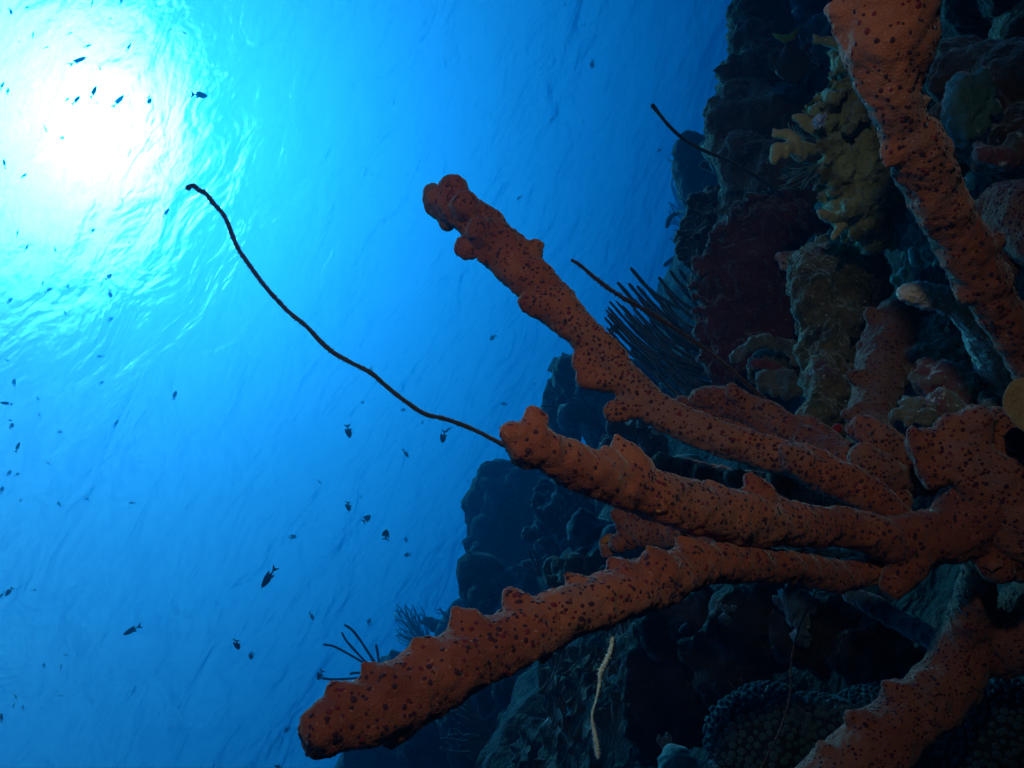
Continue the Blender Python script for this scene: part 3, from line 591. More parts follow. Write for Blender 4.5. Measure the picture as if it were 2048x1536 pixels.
rock('crusted_rock', 'rock crusted pink, cream and green, beneath the white-tipped finger', 'rock',
     [(1880, 760, 1.28, 50, 46, 44), (1925, 790, 1.25, 46, 42, 40), (1860, 720, 1.33, 44, 50, 40), (1900, 690, 1.36, 60, 60, 50), (1960, 750, 1.3, 50, 60, 40), (1905, 815, 1.22, 50, 24, 30), (1850, 680, 1.4, 40, 60, 40)],
     M['pinkrock'], .005, (('CLOUDS', .06, .05, .5), ('CLOUDS', .02, .022, .5), ('CLOUDS', .008, .007, .5)), smooth=1)
rock('grey_sponge', 'pale grey speckled sponge wedged between the pink crusted rock and dull brown sponge', 'sponge',
     [(1822, 806, 1.2, 26, 20, 16), (1800, 830, 1.18, 26, 14, 14), (1840, 835, 1.17, 34, 18, 16), (1862, 815, 1.2, 24, 14, 12), (1820, 845, 1.15, 18, 14, 12)], M['grey'], .004, (('CLOUDS', .04, .035, .5), ('CLOUDS', .012, .010, .5)))
rock('grey_sponge', 'pale grey smooth lump right of the pink crusted rock, near the cream plate', 'sponge', [(1985, 815, 1.16, 18, 26, 14), (1972, 800, 1.18, 16, 18, 12)], M['grey'], .004, (('CLOUDS', .03, .025, .5), ('CLOUDS', .01, .008, .5)))
rock('blue_crust', 'blue-green crusted nub between the small orange fingers and the red crust', 'encrusting sponge', [(1706, 880, 1.24, 14, 20, 10), (1722, 892, 1.22, 13, 16, 10), (1690, 900, 1.26, 14, 14, 10)], M['teal'], .004, (('CLOUDS', .02, .01, .5),))
# white-tipped finger
WF = thing('finger_sponge', P(2040, 720, 1.25), 'thick cream-tipped finger sponge curving right into shadow, above the pink crusted rock', 'sponge')
mb = MB(); pa = np.array([[*A(x, y, d), w_ * D(d) / F / 2] for x, y, d, w_ in ((1812, 584, 1.08, 34), (1836, 589, 1.08, 48), (1870, 595, 1.08, 54), (1910, 606, 1.09, 58), (1950, 632, 1.11, 72), (1985, 675, 1.16, 96), (2020, 740, 1.24, 110))])
c = crom(pa, 7); tube(mb, c[:, :3], c[:, 3], 20); ball(mb, c[0, :3], c[0, 3], 3); ball(mb, c[-1, :3], c[-1, 3], 2)
me = fuse(mb, 'finger', [M['pale']], .0034, (('CLOUDS', .03, .012, .5), ('CLOUDS', .008, .009, .5)), 1, P(1900, 620, 1.15)); put(me, 'finger', WF, P(1900, 620, 1.15))
# lettuce plates with the little blue squirt
LC = thing('lettuce_coral', P(1850, 520, 1.5), 'stack of thin teal-rimmed plates tucked behind the hanging orange sponge', 'coral')
for k, (x, y, r_, sq, dd) in enumerate(((1832, 440, 58, 1.0, 0), (1844, 446, 50, 1.0, -.03), (1856, 452, 46, 1.0, -.06), (1836, 490, 40, 1.0, -.05), (1872, 470, 44, .9, -.09))):
    mb = MB(); plate(mb, x + 14, y, 1.46 + dd, r_, (-.75, .10, .42), .28, 6, .05, .09, 1.35, (0, 1, 0), .07, seed=k + 3)
    put(mb.mesh('plate', [M['teal']], P(x, y, 1.46)), 'plate', LC, P(x, y, 1.46))
SQ = rock('sea_squirt', 'small green-blue vase-shaped squirt with one dark hole, under the teal plates', 'sea squirt', [(1826, 504, 1.36, 11, 13, 9), (1830, 520, 1.36, 13, 13, 10), (1808, 545, 1.38, 12, 12, 8), (1790, 560, 1.4, 12, 10, 8)], organic('squirt', [(.3, (.08, .30, .24)), (.7, (.12, .42, .34))], scale=20, bump=.4), .004, (('CLOUDS', .02, .006, .5),))
osculum(SQ, 1829, 515, 1.345, 4, 180, 2.0, 'teal', 'opening')
# cream plate on the right edge
mb = MB(); plate(mb, 2060, 812, .86, 46, (-.35, .06, .9), .12, 3, .03, .03, 1.25, (0, 1, 0), .22, seed=5)
o = put(mb.mesh('plate_coral', [organic('tan_plate', [(.3, (.20, .11, .04)), (.6, (.36, .25, .11)), (.8, (.5, .42, .24))], scale=14, bump=.6, bscale=120)], P(2058, 808, .86)), 'plate_coral', None, P(2058, 808, .86)); tag(o, 'cream and tan plate poking in from the right edge of the picture', 'coral')
# dark hollow beside it: a dish painted black for the shade inside
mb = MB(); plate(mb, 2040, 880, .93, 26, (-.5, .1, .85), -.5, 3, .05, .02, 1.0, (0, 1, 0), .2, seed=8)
o = put(mb.mesh('dark_hole', [M['dark']], P(2040, 880, .93)), 'dark_hole', None, P(2040, 880, .93)); tag(o, 'round hole, its shade painted black, under the cream plate at the right edge', 'sponge')
# dark vase with a teal lip between the orange fingers
mb = MB(); plate(mb, 1352, 918, 1.75, 46, (-.45, .5, .25), -.6, 4, .06, .07, .8, (0, 1, 0), .08, seed=12)
o = put(mb.mesh('vase_sponge', [M['teal']], P(1352, 918, 1.75)), 'vase_sponge', None, P(1352, 918, 1.75)); tag(o, 'dark open vase with a thin teal lip between the two upper orange fingers', 'sponge')

# ------------------------------------------------------------------ ledge and far left edge of the reef
LG = thing('coral_ledge', P(1440, 520, 2.6), 'craggy coral ledge with olive plates and blue-lit lips, left of the maroon barrel sponge', 'coral')
rock('ledge', None, None, [(1460, 410, 2.65, 46, 32, 40), (1430, 408, 2.62, 30, 24, 30), (1405, 450, 2.65, 34, 34, 34), (1380, 480, 2.68, 26, 30, 26), (1400, 520, 2.66, 36, 34, 34), (1440, 480, 2.7, 60, 70, 50), (1480, 450, 2.7, 60, 60, 50), (1372, 500, 2.66, 18, 26, 20), (1430, 386, 2.6, 14, 16, 12), (1386, 404, 2.62, 12, 14, 12), (1420, 560, 2.7, 46, 40, 40)], M['leaf'], .011, (('CLOUDS', .12, .08, .5), ('WRINKLE', .05, .04, .3), ('CLOUDS', .02, .012, .5)), parent=LG)
for k, (x, y, r_, nn_) in enumerate(((1392, 460, 34, (-.7, .5, .5)), (1385, 505, 30, (-.8, .2, .5)), (1418, 425, 36, (-.3, .8, .5)), (1462, 400, 34, (-.3, .7, .6)), (1425, 480, 26, (-.7, .3, .7)))):
    mb = MB(); plate(mb, x, y, 2.55, r_, nn_, .2, 5, .12, .12, .8, (0, 1, 0), .1, seed=20 + k); put(mb.mesh('plate', [M['leaf']], P(x, y, 2.55)), 'plate', LG, P(x, y, 2.55))
rock('coral_mound', 'dark lumpy coral mound behind the short whip, at the edge of the blue', 'coral', [(1400, 285, 4.6, 26, 20, 24), (1372, 305, 4.6, 18, 12, 16), (1395, 330, 4.6, 40, 40, 36), (1366, 345, 4.6, 16, 26, 18), (1400, 380, 4.6, 40, 40, 40), (1440, 340, 4.7, 60, 70, 50), (1375, 375, 4.6, 18, 22, 18)], M['knob'], .03, (('CLOUDS', .2, .16, .5), ('VORONOI', .12, .07, .4)))
bush('sea_rod', 'thick fuzzy curved sea rods glowing at the rims, left of the dark craggy pillar', 'sea rod', (1490, 385, 3.2), [(1408, 288, 3.3), (1426, 318, 3.1), (1405, 330, 3.2), (1442, 374, 3.0)], 10, M['rod'], .1, rough=.2, n=8)
bush('sea_fan', 'pale hazy sea plume far off beside the coral ledge', 'sea fan', (1390, 470, 9.5), [(1345 + rng.uniform(-14, 30), 350 + i * 5.5, 9.5) for i in range(26)], 2.0, M['fuzz'], .1)
rod(None, [(1334, 452, 5.5), (1340, 436, 5.5), (1356, 426, 5.5), (1385, 424, 5.4)], 5, M['rod'], 'sea_rod', .2, 8, 6, 1, 'lone dark sea rod bent like a hook, left of the coral ledge', 'sea rod')
rod(None, [(1330, 530, 5.5), (1350, 515, 5.5), (1375, 505, 5.4)], 4.5, M['rod'], 'sea_rod', .2, 8, 6, 1, 'short dark sea rod slanting below the coral ledge', 'sea rod')
# big sea rod bush
tips = [(1262, 537), (1236, 566), (1258, 568), (1275, 573), (1290, 569), (1220, 604), (1232, 602), (1212, 620), (1245, 612), (1258, 604), (1278, 596), (1210, 636), (1222, 628), (1240, 648), (1262, 640), (1214, 656), (1250, 668), (1270, 672), (1226, 650), (1290, 690), (1310, 720), (1300, 706), (1330, 736), (1340, 542), (1358, 540), (1318, 556), (1352, 560), (1332, 580), (1300, 600), (1320, 610), (1335, 622), (1285, 650), (1300, 640), (1345, 750), (1322, 690), (1340, 660), (1310, 664)]
SR = thing('sea_rod_bush', P(1450, 720, 3.0), 'wide bush of curved blue-grey sea rods fanning left behind the maroon barrel sponge', 'sea rod')
g_ = np.random.default_rng(21)
for i in range(38): tips.append((g_.uniform(1215, 1340), g_.uniform(600, 760)))
for i, (x, y) in enumerate(tips):
    d = 3.0 + rng.uniform(-.2, .25); L_ = 1450 - x; e_ = rng.uniform(-8, 8)
    rod(SR, [(x, y, d), (x + L_ * .22, y + L_ * .20 + 8, d), (x + L_ * .55, y + L_ * .42 + 10 + e_, d), (1450, y + L_ * .60 + e_, 3.05)], 3.9 if y < 600 else rng.uniform(1.9, 3.5), M['rod'], 'branch', .25, 8, 6, .75)
# boulder corals behind the fingers
def cluster(name, label, cat, cx, cy, d, spread, n, rmin, rmax, mat, vox, disp, seed, sq=1.0, core=None, group=None):
    g = np.random.default_rng(seed); l = []
    for i in range(n):
        a_ = g.uniform(0, 6.28); q = math.sqrt(g.random()); r_ = g.uniform(rmin, rmax)
        l.append((cx + q * spread * math.cos(a_), cy + q * spread * sq * math.sin(a_), d + g.uniform(-.02, .03) * d * (1 + q), r_))
    if core: l = core + l
    return rock(name, label, cat, l, mat, vox, disp, smooth=2, group=group)
KB = (('VORONOI', .26, .22, .4), ('VORONOI', .10, .07, .4), ('CLOUDS', .3, .16, .5), ('WRINKLE', .09, .06, .3))
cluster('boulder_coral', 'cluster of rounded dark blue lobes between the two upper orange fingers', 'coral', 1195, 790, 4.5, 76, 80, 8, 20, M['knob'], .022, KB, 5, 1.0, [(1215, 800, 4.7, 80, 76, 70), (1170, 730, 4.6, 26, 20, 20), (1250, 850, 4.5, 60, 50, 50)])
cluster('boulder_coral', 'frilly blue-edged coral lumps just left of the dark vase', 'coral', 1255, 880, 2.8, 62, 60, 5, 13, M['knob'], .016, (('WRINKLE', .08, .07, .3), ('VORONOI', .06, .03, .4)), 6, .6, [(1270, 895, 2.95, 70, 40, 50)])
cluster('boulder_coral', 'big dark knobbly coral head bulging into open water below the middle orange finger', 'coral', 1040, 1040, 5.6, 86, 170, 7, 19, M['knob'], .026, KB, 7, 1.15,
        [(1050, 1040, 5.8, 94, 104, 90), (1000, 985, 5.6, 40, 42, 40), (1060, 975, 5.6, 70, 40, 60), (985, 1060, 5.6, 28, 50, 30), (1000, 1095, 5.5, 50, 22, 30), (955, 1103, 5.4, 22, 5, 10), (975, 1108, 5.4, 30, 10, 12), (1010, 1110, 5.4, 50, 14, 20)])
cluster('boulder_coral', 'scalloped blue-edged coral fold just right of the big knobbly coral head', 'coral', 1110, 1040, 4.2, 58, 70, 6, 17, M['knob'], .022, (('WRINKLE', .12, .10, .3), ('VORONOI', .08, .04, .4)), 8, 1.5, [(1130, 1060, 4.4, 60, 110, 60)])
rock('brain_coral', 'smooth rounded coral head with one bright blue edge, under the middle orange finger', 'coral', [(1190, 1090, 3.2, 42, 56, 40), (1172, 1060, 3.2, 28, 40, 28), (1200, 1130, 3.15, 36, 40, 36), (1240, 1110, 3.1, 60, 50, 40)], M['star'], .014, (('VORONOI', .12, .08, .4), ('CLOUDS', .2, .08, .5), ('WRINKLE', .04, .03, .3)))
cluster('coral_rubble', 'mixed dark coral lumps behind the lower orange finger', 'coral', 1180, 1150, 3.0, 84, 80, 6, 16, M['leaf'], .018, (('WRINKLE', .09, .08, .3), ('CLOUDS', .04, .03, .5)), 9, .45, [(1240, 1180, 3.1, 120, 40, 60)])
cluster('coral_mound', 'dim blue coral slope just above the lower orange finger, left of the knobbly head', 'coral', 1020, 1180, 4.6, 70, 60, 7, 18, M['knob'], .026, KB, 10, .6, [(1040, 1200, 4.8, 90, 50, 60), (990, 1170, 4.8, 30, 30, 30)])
bush('sea_rod', 'pale sea rods like upright fingers, in front of the knobbly coral head', 'sea rod', (1082, 1152, 3.9), [(1057, 1102, 3.9), (1065, 1102, 3.9), (1046, 1126, 3.9), (1076, 1128, 3.9)], 3.4, M['rod'], .06, n=6)
bush('sea_plume', 'row of sea rods sticking out left from the dark blue lobed coral', 'sea rod', (1165, 820, 4.6), [(1098, 768, 4.6), (1092, 792, 4.6), (1084, 812, 4.6), (1090, 832, 4.6), (1104, 846, 4.6), (1112, 776, 4.6), (1104, 806, 4.6), (1100, 824, 4.6), (1125, 706, 4.6), (1132, 752, 4.6)], 3.0, M['rod'], .15)
bush('sea_plume', 'fine spray of thin sea rods below the knobbly coral head, pointing left', 'sea rod', (1020, 1185, 5.5), [(946 + rng.uniform(0, 26), 1122 + i * 3.3, 5.5) for i in range(22)], 1.6, M['rod'], .12)
bush('sea_plume', 'hazy bushy sea plume standing above the edge of the lower orange finger', 'sea plume', (858, 1298, 7.0), [(784 + rng.uniform(0, 60), 1206 + rng.uniform(0, 74), 7.0 + rng.uniform(-.3, .3)) for i in range(60)], 1.0, M['rod'], .10)
bush('sea_plume', 'low hazy sea plume tucked between the orange finger and the dim coral slope', 'sea plume', (925, 1255, 6.0), [(872 + rng.uniform(0, 50), 1214 + rng.uniform(0, 34), 6.0) for i in range(26)], 1.0, M['rod'], .10)
rock('coral_mound', 'small dim coral lump beside the hazy sea plume', 'coral', [(868, 1246, 6.4, 16, 14, 14), (884, 1262, 6.4, 22, 18, 20), (915, 1258, 6.2, 30, 20, 20), (950, 1230, 6.0, 36, 26, 26)], M['knob'], .035, KB)
rock('coral_mound', 'dim coral foot hidden behind the lower orange finger where the thin stalks grow', 'coral', [(765, 1370, 6.0, 30, 20, 24), (800, 1340, 6.2, 40, 30, 30), (850, 1320, 6.3, 50, 30, 34)], M['knob'], .035, KB)
bush('sea_whip_clump', 'sparse clump of long thin stalks leaning left above the lower orange finger', 'sea whip', (760, 1350, 5.2), [(648, 1289, 5.2), (690, 1250, 5.2), (684, 1266, 5.2), (644, 1356, 5.2), (700, 1348, 5.2), (752, 1290, 5.2), (745, 1318, 5.2), (722, 1330, 5.2)], 2.6, M['rod'], .06)

# ------------------------------------------------------------------ lower reef, in shadow
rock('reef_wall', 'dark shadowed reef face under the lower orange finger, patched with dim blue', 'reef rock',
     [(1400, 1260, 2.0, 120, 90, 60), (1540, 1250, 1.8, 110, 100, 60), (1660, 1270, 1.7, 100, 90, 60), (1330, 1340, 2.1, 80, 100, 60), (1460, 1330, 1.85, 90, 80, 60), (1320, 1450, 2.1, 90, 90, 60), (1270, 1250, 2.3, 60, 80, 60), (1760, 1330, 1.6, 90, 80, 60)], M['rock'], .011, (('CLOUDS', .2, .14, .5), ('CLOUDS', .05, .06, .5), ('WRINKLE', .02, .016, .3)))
rock('blue_crust', 'dim blue crust draped on the dark reef face below the lower orange finger', 'encrusting sponge', [(1600, 1210, 1.62, 24, 44, 12), (1578, 1190, 1.63, 18, 20, 10), (1610, 1260, 1.6, 16, 36, 10), (1560, 1200, 1.64, 12, 30, 10)], M['blue'], .005, (('CLOUDS', .06, .07, .5), ('WRINKLE', .02, .025, .3), ('CLOUDS', .008, .008, .5)))
rock('blue_crust', 'small ragged blue tuft on the dark reef face, left of the larger blue crust', 'encrusting sponge', [(1448, 1212, 1.75, 12, 10, 8), (1472, 1230, 1.74, 7, 20, 7), (1460, 1240, 1.75, 14, 9, 8)], M['blue'], .005, (('CLOUDS', .04, .05, .5), ('WRINKLE', .015, .018, .3)))
rock('blue_crust', 'tiny blue ridge left of the ragged blue tuft', 'encrusting sponge', [(1366, 1260, 1.85, 7, 9, 6), (1373, 1250, 1.85, 6, 9, 6)], M['blue'], .005, (('CLOUDS', .03, .03, .5), ('WRINKLE', .012, .012, .3)))
mb = MB(); pa = np.array([[*A(x, y, d), w_ * D(d) / F / 2] for x, y, d, w_ in ((1704, 1188, 1.32, 34), (1740, 1208, 1.3, 42), (1790, 1236, 1.28, 44), (1850, 1270, 1.24, 44), (1910, 1300, 1.2, 50))])
c = crom(pa, 7); TS = thing('tube_sponge', P(1910, 1300, 1.2), 'grey tube with a blue-lit open mouth, lying in shadow under the orange trunk', 'sponge')
tube(mb, c[:, :3], c[:, 3], 20); ball(mb, c[0, :3], c[0, 3], 2)
me = fuse(mb, 'tube', [M['blue']], .004, (('CLOUDS', .04, .014, .5), ('CLOUDS', .01, .005, .5)), 1, P(1800, 1240, 1.28)); put(me, 'tube', TS, P(1800, 1240, 1.28))
osculum(TS, 1696, 1184, 1.315, 11, 150, .5, 'blue', 'mouth')
# star coral domes
def dome(name, label, lst, seed, pitch=.0122):
    mb = MB(); blobs(mb, lst, 4); org = P(*lst[0][:3])
    me = fuse(mb, name, [M['groove'], M['star']], .0036, (('CLOUDS', .25, .05, .5),), 4, org)
    co, no = vnormal(me); g = np.random.default_rng(seed); n = int(len(co) * .25); pick = g.permutation(len(co)); cell = {}; mb2 = MB(); seen = 0
    vd = (co + np.array(org)); facing = (no * -vd).sum(1) > 0
    for i in pick:
        if not facing[i]: continue
        key = tuple(np.floor(co[i] / pitch).astype(int)); ok = True
        for dx in (-1, 0, 1):
            for dy in (-1, 0, 1):
                for dz in (-1, 0, 1):
                    q = cell.get((key[0] + dx, key[1] + dy, key[2] + dz))
                    if q is not None and np.sum((q - co[i]) ** 2) < (pitch * .92) ** 2: ok = False
        if not ok: continue
        cell[key] = co[i]; seen += 1
        z = no[i]; x = np.cross(z, (.3, .5, .8)); x /= np.linalg.norm(x); y = np.cross(z, x); s = 9; a = np.arange(s) / s * 6.2832; r_ = pitch * .49 * g.uniform(.7, 1.12)
        ca, sa = np.cos(a)[:, None], np.sin(a)[:, None]
        v = np.concatenate([co[i] + rr_ * (ca * x + sa * y) + h_ * z for rr_, h_ in ((r_ * .98, -.3 * r_), (r_ * .90, .7 * r_), (r_ * .6, 1.05 * r_), (r_ * .25, .6 * r_))])
        f = [(k * s + j, k * s + (j + 1) % s, (k + 1) * s + (j + 1) % s, (k + 1) * s + j) for k in range(3) for j in range(s)] + [tuple(3 * s + j for j in range(s))]
        mb2.add(v, f, 1)
    bm = bmesh.new(); bm.from_mesh(me); tmp = mb2.mesh('tmp', me.materials[:]); bm.from_mesh(tmp); bm.to_mesh(me); bm.free(); bpy.data.meshes.remove(tmp)
    tag(put(me, name, None, org), label, 'coral')
dome('star_coral', 'dim blue-grey coral dome of small round bumps, left of the lowest orange finger', [(1530, 1500, 1.38, 108, 124, 100), (1480, 1480, 1.36, 62, 80, 60), (1640, 1480, 1.4, 140, 90, 100), (1750, 1450, 1.42, 100, 80, 90), (1560, 1580, 1.38, 110, 90, 90)], 3)
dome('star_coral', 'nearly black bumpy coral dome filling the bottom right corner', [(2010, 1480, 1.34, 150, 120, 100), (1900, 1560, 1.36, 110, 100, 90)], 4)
# leafy plates, centre bottom
LP = thing('leaf_coral', P(1200, 1500, 2.6), 'dark ruffled leaf-like plates with thin teal rims, behind the pale whip', 'coral')
for k, (x, y, r_, nn_, d, sq) in enumerate(((1098, 1350, 26, (-.8, .35, .4), 2.5, 1.3), (1120, 1336, 30, (-.75, .5, .35), 2.55, 1.2), (1146, 1326, 30, (-.6, .7, .35), 2.5, 1.0), (1180, 1322, 24, (-.7, .5, .4), 2.5, 1.0), (1196, 1350, 26, (-.8, .2, .4), 2.5, 1.2), (1112, 1400, 30, (-.85, .1, .35), 2.6, 1.4), (1104, 1440, 36, (-.9, .1, .3), 2.6, 1.5), (1130, 1490, 34, (-.9, -.1, .35), 2.6, 1.4), (1092, 1520, 30, (-.7, .6, .3), 2.5, 1.2), (1160, 1420, 40, (-.8, .3, .4), 2.7, 1.4), (1010, 1540, 30, (-.7, .5, .4), 3.0, 1.0), (1150, 1380, 34, (-.8, .3, .4), 2.6, 1.2), (1240, 1290, 34, (-.85, .2, .3), 2.2, 1.4), (1040, 1500, 26, (-.8, .5, .3), 2.9, 1.0), (1220, 1480, 50, (-.8, .2, .4), 2.4, 1.5))):
    mb = MB(); plate(mb, x + 8, y, d, r_ * 1.25, nn_, .2, 4, .12, .16, sq, (0, 1, 0), .08, seed=40 + k); put(mb.mesh('plate', [M['leaf']], P(x, y, d)), 'plate', LP, P(x, y, d))
cluster('coral_mound', 'dim ruffled coral bank at the bottom, left of the leaf-like plates', 'coral', 1000, 1420, 3.9, 116, 110, 7, 20, M['leaf'], .022, (('WRINKLE', .12, .12, .3), ('CLOUDS', .05, .04, .5)), 14, .9, [(1010, 1440, 4.1, 130, 110, 80), (880, 1480, 4.2, 90, 70, 60), (1130, 1420, 3.8, 80, 120, 60)])
cluster('coral_mound', 'faint coral bank along the bottom edge near the tip of the lower orange finger', 'coral', 800, 1520, 5.2, 90, 40, 12, 28, M['knob'], .03, KB, 15, .5, [(820, 1560, 5.4, 130, 80, 80)])
bush('sea_rod_bush', 'dim bush of sea rods below the tip half of the lower orange finger', 'sea rod', (1000, 1500, 3.6), [(880 + rng.uniform(0, 90), 1400 + rng.uniform(0, 100), 3.6) for i in range(22)], 3.4, M['rod'], .15)
bush('sea_rod_bush', 'faint upright twiggy sea rods close under the lower orange finger tip', 'sea rod', (870, 1500, 4.2), [(845 + rng.uniform(0, 70), 1395 + rng.uniform(0, 60), 4.2) for i in range(12)], 2.2, M['rod'], .2)
mb = MB(); plate(mb, 1350, 1512, 1.5, 44, (-.25, .75, .5), -.55, 3, .08, .05, .75, (0, 1, 0), .12, seed=61)
o = put(mb.mesh('cup_coral', [M['teal']], P(1350, 1515, 1.5)), 'cup_coral', None, P(1350, 1515, 1.5)); tag(o, 'small dark cup with pale blue rim at the bottom edge, left of bumpy dome', 'coral')
rock('blue_crust', 'faint deep blue patch just above the small cup at the bottom edge', 'encrusting sponge', [(1325, 1482, 1.62, 16, 14, 8), (1335, 1470, 1.62, 12, 10, 8)], M['blue'], .005, (('CLOUDS', .04, .05, .5), ('WRINKLE', .015, .018, .3)))

# ------------------------------------------------------------------ whips
rod(None, [(376, 376, 1.05, 5), (386, 371, 1.05, 4.2), (398, 380, 1.05, 4.5), (412, 388, 1.05, 4.6), (428, 408, 1.05, 4.6), (446, 428, 1.05, 4.2), (458, 452, 1.05), (466, 474, 1.05), (478, 500, 1.05), (500, 532, 1.05), (528, 570, 1.05), (556, 602, 1.05), (582, 628, 1.05), (612, 652, 1.05), (642, 684, 1.05), (668, 706, 1.05), (700, 724, 1.05), (742, 746, 1.05), (772, 772, 1.05), (810, 802, 1.05), (850, 828, 1.05), (890, 838, 1.05), (940, 856, 1.06), (1000, 886, 1.08), (1080, 930, 1.2), (1180, 980, 1.6), (1300, 1010, 2.3)], 4.6, M['whip'], 'sea_whip', .3, 8, 8, 1.2,
    'long thin dark sea whip curving into bright water, ending in a small curl', 'sea whip', spikes=1100, slen=1.5)
rod(None, [(1143, 520, 1.35, 2.6), (1160, 530, 1.35, 3.2), (1195, 560, 1.35), (1240, 592, 1.36), (1300, 626, 1.37), (1360, 664, 1.38), (1420, 706, 1.38), (1480, 756, 1.38), (1530, 800, 1.36), (1565, 840, 1.33), (1588, 880, 1.3)], 4.2, M['whip_red'], 'sea_whip', .3, 8, 9, .9,
    'thin dark reddish sea whip crossing in front of the maroon barrel sponge', 'sea whip', spikes=1100, slen=1.7)
rod(None, [(1306, 212, 2.0, 4.6), (1320, 230, 2.0), (1342, 256, 2.0), (1372, 282, 2.0), (1410, 302, 2.0), (1450, 318, 2.05), (1500, 345, 2.15), (1580, 400, 2.3)], 3.6, M['whip'], 'sea_whip', .3, 8, 8, 1.2,
    'short black sea whip poking into deep blue water before the craggy pillar', 'sea whip', spikes=160, slen=1.4)
rod(None, [(1195, 1516, .80, 3.4), (1193, 1490, .80, 4.1), (1188, 1462, .80, 3.6), (1184, 1430, .80, 2.0), (1193, 1396, .80, 2.0), (1199, 1365, .80, 2.7), (1200, 1345, .80, 3.7), (1212, 1322, .80, 3.9), (1222, 1296, .80, 3.6), (1224, 1270, .80, 2.8), (1219, 1240, .80, 2.3), (1216, 1200, .86, 3)], 4, M['whip_pale'], 'sea_whip', .3, 8, 9, 1,
    'short pale yellow fuzzy sea whip hanging below the lower orange finger', 'sea whip', spikes=600, slen=1.9)
rod(None, [(1520, 1540, 1.1), (1560, 1460, 1.1), (1580, 1390, 1.1), (1583, 1320, 1.1), (1600, 1250, 1.1), (1635, 1176, 1.1)], 1.8, M['whip_red'], 'sea_whip', .3, 6, 9, 1,
    'hair-thin reddish whip running down across the bumpy coral dome', 'sea whip')

# ------------------------------------------------------------------ fish
def fish_mesh(name, deep, thick, fork, bend=0.0, mats=('fish', 'fish'), fins=1.0):
    """unit-long fish swimming along +X, back towards +Z"""
    mb = MB(); n = 15; s = 12; xs = np.linspace(0, 1, n)
    prof = np.interp(xs, [0, .04, .14, .32, .5, .68, .8, .88, 1], [.05, .22, .62, .97, 1, .74, .42, .24, .20]); v = []
    a = np.arange(s) / s * 2 * math.pi
    for i, x in enumerate(xs):
        hx = .5 - x * .78; hgt_ = prof[i] * deep / 2; th = prof[i] * thick / 2 * (1 if x < .8 else .6)
        v.append(np.stack([np.full(s, hx), np.cos(a) * th + bend * (x ** 2), np.sin(a) * hgt_], 1))
    v = np.concatenate(v); f = [(i * s + j, i * s + (j + 1) % s, (i + 1) * s + (j + 1) % s, (i + 1) * s + j) for i in range(n - 1) for j in range(s)] + [tuple(range(s - 1, -1, -1)), tuple((n - 1) * s + j for j in range(s))]
    mb.add(v, f)
    def fin(pl, y0, mi=0, th=.008, y1=None):
        m_ = len(pl); y1 = y0 if y1 is None else y1
        ys = [y0 + (y1 - y0) * k / (m_ - 1) for k in range(m_)]
        w_ = np.array([[x, ys[i] + th, z] for i, (x, z) in enumerate(pl)] + [[x, ys[i] - th, z] for i, (x, z) in enumerate(pl)])
        mb.add(w_, [tuple(range(m_)), tuple(range(2 * m_ - 1, m_ - 1, -1))] + [(i, m_ + i, m_ + (i + 1) % m_, (i + 1) % m_) for i in range(m_)], mi)
    q = deep * .1; tw = deep * .36 * fork + .04
    fin([(-.26, q), (-.40, tw), (-.50, tw * 1.25), (-.43, tw * .45), (-.40, 0), (-.43, -tw * .45), (-.50, -tw * 1.25), (-.40, -tw), (-.26, -q)], bend * 1.05, 1)
    fin([(.24, deep * .44), (.12, deep * .60), (-.02, deep * .62), (-.14, deep * .60), (-.20, deep * .44), (-.12, deep * .3), (.2, deep * .36)], bend * .25)
    fin([(.0, -deep * .42), (-.08, -deep * .60), (-.18, -deep * .52), (-.14, -deep * .3), (0, -deep * .34)], bend * .3)
    fin([(.16, -deep * .40), (.06, -deep * .62 * fins), (.08, -deep * .36)], bend * .1)
    return mb.mesh(name, [M[mats[0]], M[mats[1]]])
FM = dict(c=fish_mesh('fish', .46, .17, 1.1), s=fish_mesh('fish', .27, .14, .8), b=fish_mesh('fish', .36, .16, 1.0, .14), p=fish_mesh('fish', .50, .18, 1.2, 0, ('fish', 'fish_pale')), d=fish_mesh('fish', .44, .17, 1.0, .05), e=fish_mesh('fish', .43, .17, 1.2, -.07), a=fish_mesh('fish', .62, .16, .7, 0, ('fish_brown', 'yellowtail')))
